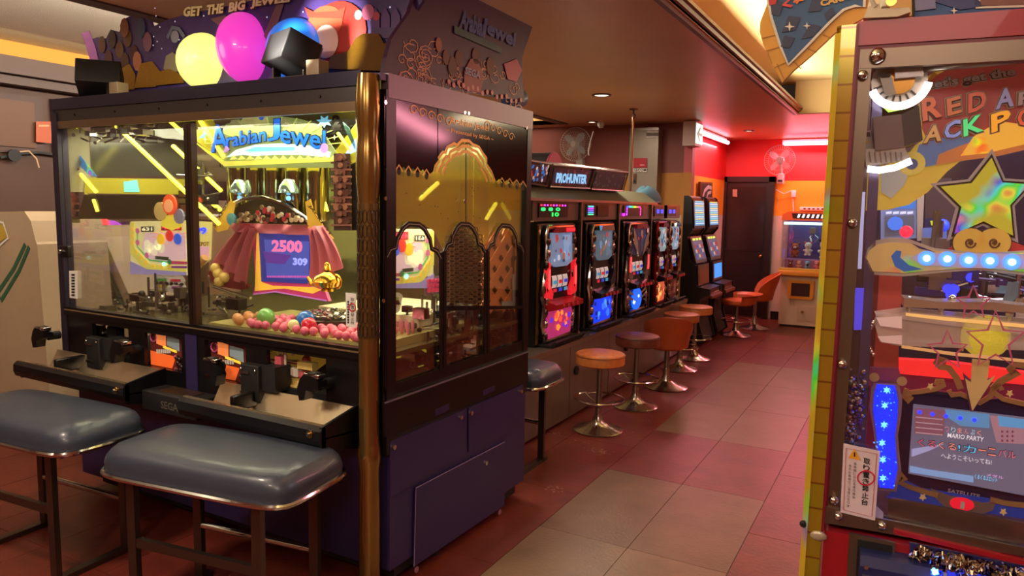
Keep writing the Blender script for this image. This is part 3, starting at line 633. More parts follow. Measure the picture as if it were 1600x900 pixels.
# illuminated marquee
def a4():
    q = MB(); F = FA
    F.poly(q, [(304, 186), (330, 186), (356, 240), (520, 238), (556, 190), (556, 252), (524, 262), (352, 262), (326, 236), (306, 222)], M((196, 186, 50), .35, 0, .25), -.01)
    F.poly(q, [(350, 262), (338, 240), (342, 215), (352, 194), (380, 186), (424, 180), (470, 186), (500, 196), (510, 215), (526, 240), (522, 262)], E((150, 165, 96), .5), -.004)
    for x, y in ((368, 190), (440, 188)):
        F.poly(q, [(x-12, y+10), (x-6, y-2), (x+6, y-4), (x+14, y+10)], E((170, 165, 110), .5), .0)
    F.poly(q, [(376, 192), (384, 178), (416, 178), (420, 194), (398, 198)], E((200, 196, 120), .55), .002); F.disc(q, (410, 182), .018, E((40, 90, 190), .8), .005); F.disc(q, (396, 181), .012, E((220, 120, 90), .8), .005)
    for i in range(14): 
        a = math.pi*(.06+i*.068); F.line(q, [(430+85*math.cos(a), 232-36*math.sin(a)), (430+112*math.cos(a), 232-50*math.sin(a))], .004, E((205, 215, 120), .6), .001)
    F.poly(q, [(354, 246), (370, 234), (400, 226), (440, 224), (490, 228), (518, 238), (516, 246), (470, 242), (430, 242), (398, 244), (380, 242)], E((215, 240, 235), 1.1), .003)
    F.poly(q, [(384, 236), (400, 230), (462, 230), (462, 235), (400, 237)], E((120, 220, 225), 1.0), .006)
    F.poly(q, [(303, 220), (326, 240), (352, 252), (528, 246), (528, 252), (352, 260)], E((230, 225, 90), .9), .004)
    for i in range(13): F.poly(q, [(360+i*13, 250), (366+i*13, 243), (373+i*13, 249)], E((225, 220, 110), 1.0), .006)
    F.poly(q, star_px(508, 190, 13, 10), E((120, 195, 225), .8), .004)
    F.poly(q, [(320, 196), (325, 208), (320, 216), (312, 216), (319, 209)], E((120, 190, 215), .7), .004)
    for x, y in ((322, 218), (334, 228), (524, 215)): F.poly(q, star_px(x, y, 4, 4, 1), E((220, 235, 170), .9), .005)
    o = q.build('marquee_board', cp)
    k = MB(); L1, L2, L3 = E((12, 30, 60), .3), E((25, 110, 225), 1.05), E((200, 150, 220), .9)
    W1 = [('A', 332, 362, 240, 236, 44), ('rabian', 356, 419, 232, 222, 24), ('J', 420, 441, 222, 221, 36), ('ewel', 440, 512, 224, 236, 31)]
    for t_, xa, xb, ya, yb, h in W1:
        F.text(k, t_, (xa, ya), (xb, yb), (xa+(-4 if t_ in 'Al' else 0), ya-h), L1, .008, .05)
        F.text(k, t_, (xa+.5, ya-.8), (xb-.5, yb-.8), (xa+(-3.5 if t_ in 'Al' else .5), ya-h+1), L2, .012, .015)
    F.disc(k, (510, 232), .022, L3, .013, .002, 12); F.poly(k, [(352, 238), (357, 228), (362, 234), (358, 238)], L3, .013)
    F.text(k, '2', (521, 200), (535, 200), (521, 180), M((30, 20, 10), .4), .01, .06); F.poly(k, [(520, 204), (536, 204), (536, 201), (520, 201)], M((30, 20, 10), .4), .009)
    k.build('marquee_lettering', o)
def star_px(cx, cy, r1, r2, k0=0, n=7):
    n = 4 if k0 else n; k_ = .28 if k0 else .5
    return [(cx+(r1 if i % 2 == 0 else r1*k_)*math.cos(i*math.pi/n+1.57), cy+(r2 if i % 2 == 0 else r2*k_)*math.sin(i*math.pi/n+1.57)) for i in range(2*n)]
a4()
q = MB(); FA.poly(q, [(540, 240), (556, 216), (558, 236), (548, 240)], E((170, 220, 250), 1.2)); FA.poly(q, [(536, 190), (546, 200), (556, 226), (556, 236), (548, 220), (540, 204)], M((90, 130, 120), .2, .6)); q.build('side_lamp', cp)
# mirrored chrome columns behind the screen
for i, x in enumerate((372, 398, 428, 462, 496)):
    a = FI.px(x, 345); b = FI.px(x, 262); q = MB(); q.tube([a, b], [.055, .055], M((170, 168, 150), .08, 1), 18); q.build('chrome_cylinder', cp)
for x in (396, 472):
    c_ = FI.px(x, 296, .09); q = MB(); q.lathe([(.0, .05), (.02, .045), (.045, .01), (.05, -.02), (.02, -.03)], c_, M((160, 190, 190), .1, .8), 12); q.ball(c_+Vector((0, 0, -.045)), .012, E((120, 200, 255), 1.5), 8); q.build('hanging_lamp', cp)
# canopy arch over the monitor
q = MB(); q.tube([FI.px(x, y, .12) for x, y in ((372, 345), (385, 322), (410, 311), (440, 309), (475, 320), (505, 340), (512, 350))], .009, CHROME, 8)
FI.poly(q, [(376, 348), (388, 324), (412, 313), (440, 311), (472, 321), (500, 338), (506, 350)], M((58, 52, 42), .3, .4), .08)
for i in range(60): 
    x = 388+rnd.random()*106; y = 347-rnd.random()*(26-abs(x-440)*.35); FI.disc(q, (x, y), .012, M(rnd.choice([(190, 60, 70), (210, 190, 150), (150, 120, 90), (225, 215, 200), (90, 70, 60)]), .3), .085+rnd.random()*.02, .008, 7)
q.build('prize_arch', cp)
for pts, tx in (([(366, 352), (392, 314), (400, 318), (396, 342), (388, 358), (372, 362)], ('JACKPOT', (370, 356), (392, 320), (365, 352))), ([(508, 316), (516, 312), (522, 332), (540, 358), (552, 372), (528, 372), (512, 356)], ('JACKPOT', (512, 322), (546, 368), (517, 320)))):
    q = MB(); FI.poly(q, pts, M((215, 170, 60), .35, 0, .25), .13); FI.disc(q, pts[3] if tx[1][0] < 400 else (532, 366), .03, M((60, 150, 190), .3), .135, .01)
    FI.text(q, tx[0], *tx[1:], M((60, 30, 20), .4), .136, .03); q.build('jackpot_arm', cp)
# monitor with draped curtains
FM = Fr((0, 2.56, 0), (0, -1, 0))
q = MB(); FM.poly(q, [(399, 358), (500, 362), (510, 448), (518, 470), (470, 462), (436, 456), (400, 460), (404, 442)], E((190, 60, 110), .35), 0, .02)
FM.poly(q, [(407, 360), (412, 360), (414, 440), (432, 446), (496, 448), (508, 452), (494, 458), (450, 450), (404, 454)], E((235, 180, 60), .7), .022)
FM.line(q, [(402, 459), (436, 455), (470, 461), (516, 469)], .006, E((180, 110, 190), .6), .024)
FM.poly(q, [(411, 362), (497, 366), (496, 443), (415, 439)], E((46, 52, 130), .75), .026); FM.poly(q, [(420, 374), (490, 377), (489, 436), (424, 433)], E((72, 84, 176), .6), .027)
FM.poly(q, [(418, 392), (462, 398), (452, 412), (424, 410)], E((88, 52, 140), .7), .029)
o = q.build('monitor', cp)
k = MB(); FM.text(k, '2500', (432, 393), (480, 395), (432, 374), E((225, 110, 160), .9), .031, .05); FM.text(k, '309', (465, 414), (488, 415), (465, 402), E((150, 160, 240), .9), .031, .05)
for i in range(18): FM.poly(k, [(425+i*3.6, 430), (427.6+i*3.6, 430), (427.6+i*3.6, 433), (425+i*3.6, 433)], E((190, 90, 180), .6), .031)
k.build('screen_digits', o)
PK = M((196, 104, 118), .5); 
def drape(a, b, c_, d_, n=7, name='curtain'):
    """a folded cloth between the top edge a-b and the bottom edge c-d (pixel corners on the monitor plane)"""
    q = MB(); vs = []; N = 28; K = 10
    for i in range(N+1):
        s_ = i/N
        for j in range(K+1):
            t = j/K; pa = Vector(a).lerp(Vector(b), s_); pb = Vector(c_).lerp(Vector(d_), s_); p = pa.lerp(pb, t)
            p = p+Vector((math.sin(t*math.pi)*(-6 if a[0] < 420 else 6)*0.6, 0)); vs.append(FM.px(p.x, p.y, .05+.022*math.sin(s_*n*2*math.pi+t*1.2)*(1-.2*t)))
    fs = [(i*(K+1)+j, (i+1)*(K+1)+j, (i+1)*(K+1)+j+1, i*(K+1)+j+1) for i in range(N) for j in range(K)]
    q.add(vs, fs, PK, True); return q.build(name, cp)
drape((396, 348), (412, 358), (346, 412), (400, 449), 3); drape((497, 356), (514, 352), (496, 446), (551, 414), 3)
drape((376, 348), (506, 352), (384, 362), (504, 368), 3, 'valance')
q = MB(); FM.poly(q, [(338, 424), (352, 410), (400, 446), (392, 452), (354, 446), (340, 438)], M((120, 36, 40), .4), .03, .02)
for x, y in ((356, 426), (366, 432), (358, 438), (352, 418)): q.ball(FM.px(x, y, .06), .028, M((235, 205, 110), .35), 10)
q.tube([FM.px(x, y, .05) for x, y in ((338, 430), (345, 446), (380, 458), (404, 464))], .008, CHROME); q.build('cloud_ornament', cp)
# golden oil lamp
c_ = FM.px(540, 436, .12); q = MB(); q.lathe([(0, .05), (.02, .045), (.06, .02), (.07, 0), (.05, -.025), (.025, -.03), (.03, -.045)], c_, GOLD, 20)
q.tube([c_+Vector((-.05, 0, -.01)), c_+Vector((-.09, 0, -.02)), c_+Vector((-.12, 0, .01))], [.02, .013, .007], GOLD); q.tube([c_+Vector((.05+.03*math.sin(t), 0, .03*math.cos(t))) for t in [i*.5 for i in range(7)]], .006, GOLD); q.lathe([(0, .04), (.012, .03), (.02, 0)], c_+Vector((0, 0, .05)), GOLD, 12)
q.build('golden_lamp', cp)
# score boards (cream, seen in the left half and through the side window)
def board(F, name, P, side=0):
    """P maps 0..1 board coordinates to the pixels of F"""
    q = MB(); g = lambda *a: [P(*t) for t in a]
    F.poly(q, g((0, 1), (.08, 1), (1, 1), (1, 0), (.22, .0), (0, .25)), E((222, 214, 150), .55), 0, .012)
    F.poly(q, g((.26, .78), (.95, .78), (.98, .3), (.5, .22), (.3, .3), (.2, .5)), E((226, 190, 200), .5), .013)
    F.poly(q, g((.0, .98), (.08, .98), (.08, .5), (.34, .2), (.98, .14), (.98, .04), (.26, .08), (0, .4)), E((214, 204, 90), .55), .014)
    F.poly(q, g((0, .25), (.3, .1), (.98, .06), (.98, 0), (.0, 0)), E((150, 140, 190), .45), .0145)
    F.line(q, g((.13, .8), (.13, .52), (.34, .27), (.8, .22)), .009, E((90, 170, 80), .7), .015)
    for a in ((.05, .85), (.05, .72), (.05, .6), (.12, .42), (.2, .32), (.28, .22), (.42, .16), (.56, .14)): F.disc(q, P(*a), .012, E((225, 180, 60), .7), .017, .003, 10)
    for a in ((.14, .82), (.14, .6), (.3, .36)): F.disc(q, P(*a), .016, E((180, 90, 130), .7), .017, .004, 12)
    F.poly(q, g((.2, .9), (.42, .9), (.42, .8), (.2, .8)), BLACKM, .017); 
    F.text(q, '631', P(.22, .815), P(.40, .815), P(.22, .885), E((240, 235, 190), 1), .02, .03)
    F.poly(q, g((.55, .96), (.9, .96), (.9, .82), (.55, .82)), E((150, 20, 40), .5), .017); F.text(q, '4508', P(.57, .84), P(.88, .84), P(.57, .94), E((255, 60, 80), 1.8), .02, .03)
    for a, cc in (((.55, .66), (225, 180, 40)), ((.70, .72), (210, 50, 40)), ((.84, .66), (40, 90, 200))): F.disc(q, P(*a), .03, E(cc, .8), .018, .006, 14)
    for i in range(9): F.line(q, g((.7+.2*math.cos(i*.39), .7+.12*math.sin(i*.39)), (.7+.3*math.cos(i*.39), .7+.2*math.sin(i*.39))), .003, E((230, 150, 60), .7), .016)
    for i in range(6): F.disc(q, P(.3+.06*(i % 5), .55-.05*(i % 3)), .03, E((236, 228, 196), .6), .015, .001, 12)
    F.poly(q, g((.45, .35), (.68, .33), (.68, .27), (.45, .29)), M((60, 90, 60), .4), .018); F.poly(q, g((.72, .26), (1, .25), (1, .2), (.72, .2)), E((170, 60, 90), .6), .018); F.poly(q, g((.72, .17), (1, .17), (1, .13), (.72, .13)), E((110, 50, 120), .6), .018)
    F.disc(q, P(.7, .24), .016, E((50, 110, 60), .6), .019, .003, 10); F.disc(q, P(.7, .15), .016, E((200, 170, 60), .6), .019, .003, 10); F.disc(q, P(.6, .2), .012, E((160, 255, 235), 2), .019, .004, 10)
    q.build(name, cp)
FC = Fr((0, 2.56, 0), (0, -1, 0))
board(FC, 'score_board', lambda a, b: (207+a*90, 430-b*86+(1-a)*(b-.5)*4))
q = MB(); FC.poly(q, [(300, 345), (332, 347), (330, 405), (302, 428)], E((222, 210, 120), .5), 0, .01); FC.poly(q, [(301, 385), (330, 385), (329, 404), (302, 427)], E((220, 170, 195), .5), .011)
FC.text(q, '099', (300, 366), (326, 366), (300, 355), E((30, 60, 255), 2.2), .014, .05); FC.text(q, 'JACKPOT', (302, 386), (330, 386), (302, 378), M((150, 50, 30), .4), .014, .03)
q.tube([FC.px(312, 420, .03), FC.px(328, 402, .03)], .02, M((220, 170, 110), .5), 10); q.build('score_board', cp)
q = MB(); FC.disc(q, (260, 330), .05, M((210, 180, 110), .4, 0, .2), .03, .01, 14); FC.disc(q, (277, 320), .055, E((225, 80, 40), .6), .04, .01, 16); FC.disc(q, (277, 322), .035, E((235, 160, 110), .6), .052, .004, 14); FC.disc(q, (289, 338), .04, M((150, 150, 190), .4), .03, .01, 12)
FC.poly(q, [(258, 352), (262, 340), (276, 334), (290, 342), (292, 354), (276, 360)], E((232, 215, 70), .6), .03); q.build('medallion_cluster', cp)
def clouds(F, pts):
    q = MB()
    for (x, y), cc in pts:
        F.disc(q, (x, y), .075, WHITE, .0, .006, 12, ry=.026); F.disc(q, (x-8, y), .03, WHITE, .0005, .006, 10); F.disc(q, (x+8, y+1), .03, WHITE, .0008, .006, 10)
        F.poly(q, [(x-8, y-2), (x+8, y-2), (x+8, y+2), (x-8, y+2)], M(cc, .4), .008)
    q.build('cloud_label', cp)
clouds(FC, (((254, 437), (90, 180, 80)), ((276, 438), (210, 60, 90)), ((254, 447), (220, 200, 60)), ((278, 449), (160, 80, 170))))
FR2 = Fr((-2.02, 0, 0), (1, 0, 0))
board(FR2, 'score_board', lambda a, b: (674-a*74, 450-b*92))
clouds(FR2, (((612, 466), (120, 180, 80)), ((610, 478), (220, 200, 90))))
q = MB()
for i in range(5):
    for j in range(3): FR2.disc(q, (664+i*5.6, 439+j*7-i*.4), .011, M((205, 60, 90), .3, 0, .3), .02, .01, 8)
FR2.poly(q, [(660, 432), (690, 430), (690, 458), (660, 462)], M((120, 110, 130), .3), .012); q.build('button_rack', cp)
# machinery visible below the boards: rails, chrome posts, boxes
def clutter(F, box_, n, seed, dmax=.2, cols=None):
    r = random.Random(seed); q = MB(); cols = cols or [CHROME, STEEL, BLACKM, BLACK, M((90, 85, 70), .3, .5), DSTEEL]
    for i in range(n):
        x = r.uniform(box_[0], box_[2]); y = r.uniform(box_[1], box_[3]); c_ = F.px(x, y, r.uniform(0, dmax)); m_ = r.choice(cols); t = r.random()
        if t < .3: q.tube([c_, c_+F.u*r.uniform(-.12, .12)+F.v*r.uniform(-.03, .03)], .005, m_, 6)
        elif t < .5: q.tube([c_, c_+F.v*r.uniform(.04, .14)], .006, m_, 6)
        elif t < .8: a, b, d_ = r.uniform(.01, .05), r.uniform(.01, .03), r.uniform(.008, .03); q.box(c_-Vector((a, d_, b)), c_+Vector((a, d_, b)), m_)
        else: q.ball(c_, r.uniform(.008, .02), m_, 8)
    return q
clutter(FC, (215, 455, 300, 500), 90, 4).build('medal_mechanism', cp); clutter(FI, (300, 455, 400, 510), 60, 5).build('medal_mechanism', cp)
clutter(Fr((-2.05, 0, 0), (1, 0, 0)), (606, 480, 690, 590), 110, 6, .22).build('medal_mechanism', cp)
clutter(Fr((-1.88, 0, 0), (1, 0, 0)), (696, 485, 800, 560), 90, 7, .04).build('medal_mechanism', cp)
clutter(FI, (300, 262, 345, 330), 40, 8, .1).build('medal_mechanism', cp); clutter(FL, (108, 195, 240, 225), 30, 9, .05).build('medal_mechanism', cp)
clutter(Fr((0, 2.3, 0), (0, -1, 0)), (410, 550, 500, 605), 50, 12, .08, [CHROME, M((230, 220, 200), .15, .3), M((200, 90, 100), .3), M((215, 190, 110), .3)]).build('medal_mechanism', cp)
clutter(Fr((0, 2.3, 0), (0, -1, 0)), (145, 505, 205, 560), 24, 13, .05).build('medal_mechanism', cp)
q = MB(); F = Fr((0, 2.32, 0), (0, -1, 0)); F.poly(q, [(422, 536), (520, 546), (520, 560), (480, 590), (440, 575), (420, 555)], M((212, 165, 60), .4, 0, .1), 0, .01); F.poly(q, [(480, 541), (512, 544), (512, 552), (480, 549)], M((150, 30, 40), .4), .012); q.box((-2.45, 2.24, .74), (-2.03, 2.5, .75), M((190, 170, 120), .3, .5))
F.text(q, 'JP2500', (484, 550), (506, 552), (484, 544), WHITE, .014, .03); q.build('ball_chute_picture', cp)
# yellow and purple illustrated ramps low behind the first side window
q = MB(); F = Fr((-2.1, 0, 0), (1, 0, 0)); F.poly(q, [(604, 540), (660, 545), (680, 552), (604, 560)], E((215, 190, 60), .4), 0, .02); F.poly(q, [(604, 562), (652, 552), (650, 580), (604, 596)], M((110, 70, 120), .4), 0, .01)
F.poly(q, [(650, 572), (690, 560), (690, 575), (655, 590)], E((215, 200, 60), .4), .012); F.disc(q, (641, 569), .02, M((200, 160, 200), .4), .012, .006); F.poly(q, [(604, 505), (632, 508), (640, 524), (604, 522)], M((205, 90, 120), .4), .015); q.build('playfield_ramp', cp)
# orange trellis behind the third window
q = MB(); F = Fr((-1.86, 0, 0), (1, 0, 0)); OR = M((205, 120, 60), .5, 0, .12)
F.poly(q, [(752, 360), (806, 366), (806, 545), (752, 560)], M((120, 96, 60), .5), -.03, .005)
for s_ in (-1, 1):
    for i in range(-3, 7):
        xa = 745+i*20; P = [(xa, 360), (xa+75*s_, 485)] if s_ > 0 else [(xa+30, 360), (xa-45, 485)]
        if min(P[0][0], P[1][0]) < 750 or max(P[0][0], P[1][0]) > 800: 
            def cl(p, p2, X): t = (X-p[0])/(p2[0]-p[0]); return (X, p[1]+(p2[1]-p[1])*t)
            a, b = P; 
            if max(a[0], b[0]) < 752 or min(a[0], b[0]) > 806: continue
            if a[0] < 752: a = cl(a, b, 752)
            if b[0] < 752: b = cl(b, a, 752)
            if a[0] > 806: a = cl(a, b, 806)
            if b[0] > 806: b = cl(b, a, 806)
            P = [a, b]
        F.line(q, P, .045, OR, .004 if s_ > 0 else .012, .006)
F.poly(q, [(793, 428), (805, 428), (805, 470), (793, 470)], M((205, 205, 190), .5), .03); F.poly(q, [(776, 470), (805, 470), (805, 482), (776, 482)], M((170, 190, 170), .5), .03); F.poly(q, [(806, 380), (811, 380), (811, 560), (806, 560)], PUR, .03)
q.build('trellis_panel', cp)
# warning sticker strips on the glass
FG = Fr((0, Y0+.012, 0), (0, -1, 0))
for pts in ([(109, 423), (121, 423), (122, 467), (110, 465)],):
    q = MB(); FG.poly(q, pts, WHITE, .002); 
    for i in range(8): FG.poly(q, [(113, 428+i*4.5), (118, 428+i*4.5), (118, 431+i*4.5), (113, 431+i*4.5)], BLACKM, .004, .001)
    q.build('warning_sticker', cp)
q = MB(); FG.poly(q, [(541, 457), (557, 459), (557, 512), (542, 510)], WHITE, .002)
for i, ch in enumerate('取り置き禁止台'): FG.text(q, ch, (549, 470+i*6), (555, 470.5+i*6), (549, 465+i*6), BLACKM, .005)
FG.line(q, [(552+5*math.cos(i*.52), 480+6*math.sin(i*.52)) for i in range(12)], .004, M((200, 30, 50), .4), .006, .001, True)
for i in range(9): FG.poly(q, [(544, 470+i*4), (546.5, 470+i*4), (546.5, 473+i*4), (544, 473+i*4)], BLACKM, .004, .001)
q.build('warning_sticker', cp)
for z_, x_ in ((1.32, -3.87),): q = MB(); q.box((x_-.03, Y0-.015, z_-.03), (x_+.05, Y0+.01, z_+.03), BLACK, bev=.004); q.tube([(x_, Y0-.03, z_), (x_, Y0-.01, z_)], .012, CHROME, 12); q.build('glass_lock', cp)
# round medal hopper with lettering
q = MB(); c_ = Vector((-2.33, 2.52, 1.035)); q.lathe([(.17, 0), (.17, .04), (.16, .045), (.0, .045)], c_, M((70, 62, 50), .3, .4), 32); o = q.build('medal_pusher', cp)
k = MB()
for i, ch in enumerate('COINS PUSHER'):
    if ch == ' ': continue
    a = -2.35+i*.13; n = Vector((math.cos(a), math.sin(a), 0)); u = Vector((-math.sin(a), math.cos(a), 0)); p = c_+n*.172+Vector((0, 0, .006)); Fr(p, n).text(k, ch, p-u*.008, p+u*.008, p-u*.008+Vector((0, 0, .026)), M((150, 50, 40), .4), .0, .02, raw=True)
k.build('pusher_lettering', o)
q = MB(); r = random.Random(21); SILV = M((200, 196, 180), .22, 1)
for i in range(240):
    a = r.random()*6.28; d = .155*math.sqrt(r.random()); T = Matrix.Translation(c_+Vector((d*math.cos(a), d*math.sin(a), .05+r.random()*.018*(1.2-d*5)))) @ Matrix.Rotation(r.uniform(-.4, .4), 4, 'X') @ Matrix.Rotation(r.uniform(-.4, .4), 4, 'Y')
    q.lathe([(0, 0), (.011, 0), (.011, .002), (0, .002)], (0, 0, 0), SILV, 8, T=T)
tag(q.build('medal_heap'), 'heap of silver medals on the round pusher inside the glass cabinet', 'medals', kind='stuff')
# balls on the playfield
bp = MB(); bp.ball((0, 0, 0), .019, M((225, 105, 130), .25), 12); ball0 = bp.build('plastic_ball'); bmesh_ = ball0.data
cell = {}
def place_balls(mesh, n, reg, group, label, first, seed, rad=.019, z=1.036):
    r = random.Random(seed); got = 0; tries = 0; col = first
    while got < n and tries < 9000:
        tries += 1; x = r.uniform(*reg[:2]); y = r.uniform(*reg[2:]); lay = 0 if got < n*.72 else 1
        if (Vector((x, y))-Vector((-2.33, 2.52))).length < .2: continue
        p = Vector((x, y, z+rad+lay*rad*1.6))
        if any((p-c2).length < rad+r2-.001 for c2, r2 in cell.values()): continue
        o = first if got == 0 else first.copy()
        if got: COL.objects.link(o)
        o.location = p; tag(o, label, 'ball', group); cell[(got, seed)] = (p, rad); got += 1
BIG = [((478, 503), .042, (30, 110, 200), 'large blue capsule ball lying among pink balls on the playfield'), ((452, 514), .034, (210, 30, 60), 'large red capsule ball in front of the medal pusher'), ((384, 504), .042, (120, 190, 90), 'green and yellow capsule ball left of the medal pusher'), ((412, 494), .03, (90, 90, 170), 'small violet capsule ball behind the green one'), ((424, 512), .026, (225, 220, 150), 'pale yellow ball at the front glass left of the red capsule')]
FP = Fr((0, 0, 1.07), (0, 0, 1), (1, 0, 0))
for p, r_, cc, lb in BIG:
    c_ = FP.px(*p); c_.z = 1.037+r_; c_.y = max(c_.y, Y0+.075+r_); q = MB(); q.ball(c_, r_, M(cc, .2, coat=.5), 20); cell[p] = (c_, r_); tag(q.build('capsule_ball'), lb, 'ball')
place_balls(bmesh_, 95, (-2.6, -1.92, 2.24, 2.46), 'pink balls on the playfield', 'small glossy pink plastic ball in the heap inside the glass cabinet', ball0, 31)
bp = MB(); bp.ball((0, 0, 0), .024, M((215, 150, 90), .3), 12); b2 = bp.build('plastic_ball')
place_balls(None, 12, (-2.72, -2.56, 2.26, 2.40), 'orange balls on the playfield', 'orange ball heaped left of the pink balls inside the glass cabinet', b2, 32, .024)
for i in range(9):
    x = -2.02+.03*(i % 5)+.004*i; q = MB(); q.lathe([(.007, 0), (.009, .04), (.004, .055), (0, .06)], (x-.0, 2.5+.05*(i//5), 1.037), M((225, 140, 150), .3), 8)
    tag(q.build('prize_bottle'), 'slim pink prize bottle standing in the row behind the blue capsule ball', 'bottle', 'slim pink prize bottles')
# ================================================================ BENCHES
LEA = M((52, 58, 72), .38, var=.1, vs=8, bump=.08, bs=30, coat=.15); LEG = M((98, 86, 76), .3, .9)
def bench(loc, rz, label, w=.86, d=.42, h=.587, back=False):
    t = thing('bench', label, 'bench', loc, rz, 'padded benches'); T = WM[t.name]
    q = MB(T); n = 40; vs = []; rings = [(1.0, 0), (1.01, .03), (.99, .055), (.95, .075), (.85, .088), (.6, .095), (.3, .098)]
    for s_, z in rings:
        for k in range(n):
            a = 2*math.pi*k/n; c_, si = math.cos(a), math.sin(a); e = .32
            x = math.copysign(abs(c_)**e, c_)*w/2; y = math.copysign(abs(si)**e, si)*d/2
            vs.append((x*s_ if s_ > .9 else x-(1-s_)*d/2*math.copysign(1, x)*1.0*min(1, abs(x)/(w/2)), y*s_, h-.0+z))
    fs = [(i*n+k, i*n+(k+1) % n, (i+1)*n+(k+1) % n, (i+1)*n+k) for i in range(len(rings)-1) for k in range(n)]
    fs += [[(len(rings)-1)*n+k for k in range(n)], [k for k in range(n)][::-1]]
    q.add(vs, fs, LEA, True); q.build('seat_cushion', t)
    q = MB(T); P = []
    for k in range(40):
        a = 2*math.pi*k/40; c_, si = math.cos(a), math.sin(a); P.append((math.copysign(abs(c_)**.3, c_)*(w/2+.004), math.copysign(abs(si)**.3, si)*(d/2+.004), h-.008))
    q.tube(P, .011, CHROME, 8, True); q.box((-w/2+.02, -d/2+.02, h-.02), (w/2-.02, d/2-.02, h), BLACKM); q.build('rim_trim', t)
    for x in (-w/2+.14, w/2-.14):
        for y in (-d/2+.05, d/2-.05):
            q = MB(T); q.box((x-.02, y-.012, 0), (x+.02, y+.012, h-.01), LEG); q.build('leg', t)
        q = MB(T); q.box((x-.02, -d/2+.062, .0), (x+.02, d/2, .025), LEG); q.build('floor_runner', t)
    q = MB(T); q.box((-w/2+.16, -d/2+.04, .3), (w/2-.16, -d/2+.06, .335), LEG); q.build('crossbar', t)
    q = MB(T); q.tube([(-w/2+.1, -d/2-.03, .25), (w/2-.1, -d/2-.03, .25)], .014, CHROME, 12) if back else q.tube([(-w/2+.16, d/2-.05, .25), (w/2-.16, d/2-.05, .25)], .014, CHROME, 12); q.build('foot_rail', t)
    return t
bench((-2.22, 1.80, 0), R_(8), 'black padded bench nearest the gold corner column, bluish light on its top')
bench((-3.32, 1.74, 0), R_(4), 'black padded bench at the left, cut by the edge of the picture')
bench((-2.23, 3.82, 0), 0, 'black padded bench behind the purple cabinet, only its rounded end showing', w=.84, d=.40, h=.56)

# ================================================================ LEFT SIDE: white arcade cabinets, back counter
WP = M((172, 150, 122), .45, var=.05, vs=4); GRN = M((46, 92, 66), .45); BEI = M((160, 132, 100), .5)
def arcade(label, y, top, stripe, txt, tp, yb=.6):
    t = thing('arcade_cabinet', label, 'arcade machine', (FrY(y).px(*top[0]).x, y, 0)); F = FrY(y); yb = .44
    q = MB(); F.poly(q, top, WP, -yb, yb); o = q.build('side_panel', t)
    q = MB()
    for s_ in stripe: F.line(q, s_, .03, GRN, .001, .002)
    q.build('green_stripe', o)
    if txt: q = MB(); F.text(q, txt, *tp, GRN, .002, .02); q.build('side_lettering', o)
    return t
def FrY(y): return Fr((0, y, 0), (0, -1, 0))
a1_ = arcade('cream white upright arcade cabinet at the left edge with a green diagonal stripe', 2.45, [(-60, 350), (-30, 332), (38, 330), (48, 345), (56, 378), (58, 382), (78, 620), (80, 705), (-60, 740)], [[(40, 382), (22, 420), (-6, 462)], [(46, 386), (30, 424), (2, 470)]], 'CITY', ((-26, 496), (6, 462), (-30, 480)))
q = MB(); F = FrY(2.45); F.poly(q, [(-40, 342), (8, 352), (10, 372), (-40, 400)], M((190, 160, 60), .4), .002); F.line(q, [(-30, 338), (6, 348), (14, 372), (-30, 412)], .012, WHITE, .004); q.build('control_deck', a1_)
a2_ = arcade('cream arcade cabinet with a long green striped slope, seen through the left glass', 2.95, [(112, 652), (112, 372), (124, 366), (134, 352), (150, 355), (162, 370), (215, 492), (216, 678)], [[(142, 380), (156, 405), (190, 480), (203, 515)], [(148, 380), (162, 405), (196, 480), (209, 515)]], 'ASTRO CITY', ((158, 430), (190, 500), (165, 424)))
q = MB(); F = FrY(2.95); F.line(q, [(122, 374), (130, 366), (137, 352)], .012, M((150, 90, 80), .5), .003); q.build('edge_trim', a2_)
t = thing('beige_cabinet', 'beige arcade cabinet with dark air vents between the white cabinet and the purple machine', 'arcade machine', (-6.0, 4.2, 0)); F = FrY(3.9)
q = MB(); F.poly(q, [(40, 392), (135, 388), (140, 900*.8), (40, 740)], BEI, -.6, .6); q.build('body', t)
q = MB(); F.poly(q, [(64, 470), (84, 470), (86, 640), (66, 650)], M((140, 112, 84), .5), .002, .01); q.build('side_door', t)
q = MB()
for i in range(7): F.poly(q, [(70, 412+i*4), (82, 413+i*4), (82, 415+i*4), (70, 414+i*4)], BLACKM, .002)
q.build('air_vent', t)
q = MB()
for i in range(12): F.poly(q, [(71, 500+i*9), (75, 500+i*9), (75, 505+i*9), (71, 505+i*9)], BLACKM, .014)
q.build('screw_row', t)
t = thing('counter', 'cream coloured counter along the left wall below the wood panels', 'counter', (-6.1, 4.5, 0)); q = MB(); q.box((-6.4, 4.55, 0), (-5.75, 7.5, 1.42), M((150, 118, 84), .5)); q.build('body', t); q = MB(); q.box((-6.4, 4.53, 1.42), (-5.72, 7.52, 1.45), M((170, 140, 100), .4)); q.build('countertop', t)
t = thing('display_case', 'clear acrylic display case standing on the counter by the left wall', 'display case', (-6.1, 4.4, 1.45)); q = MB(); q.box((-6.3, 4.6, 1.45), (-5.8, 5.7, 1.47), WHITE); q.box((-6.3, 4.6, 1.47), (-5.8, 5.7, 1.78), glassmat((215, 210, 235), .12)); q.build('case', t)
q = MB(); q.box((-6.15, 4.8, 1.475), (-5.95, 5.3, 1.6), M((215, 185, 130), .5)); tag(q.build('cardboard_box'), 'small tan box inside the clear acrylic display case', 'box')
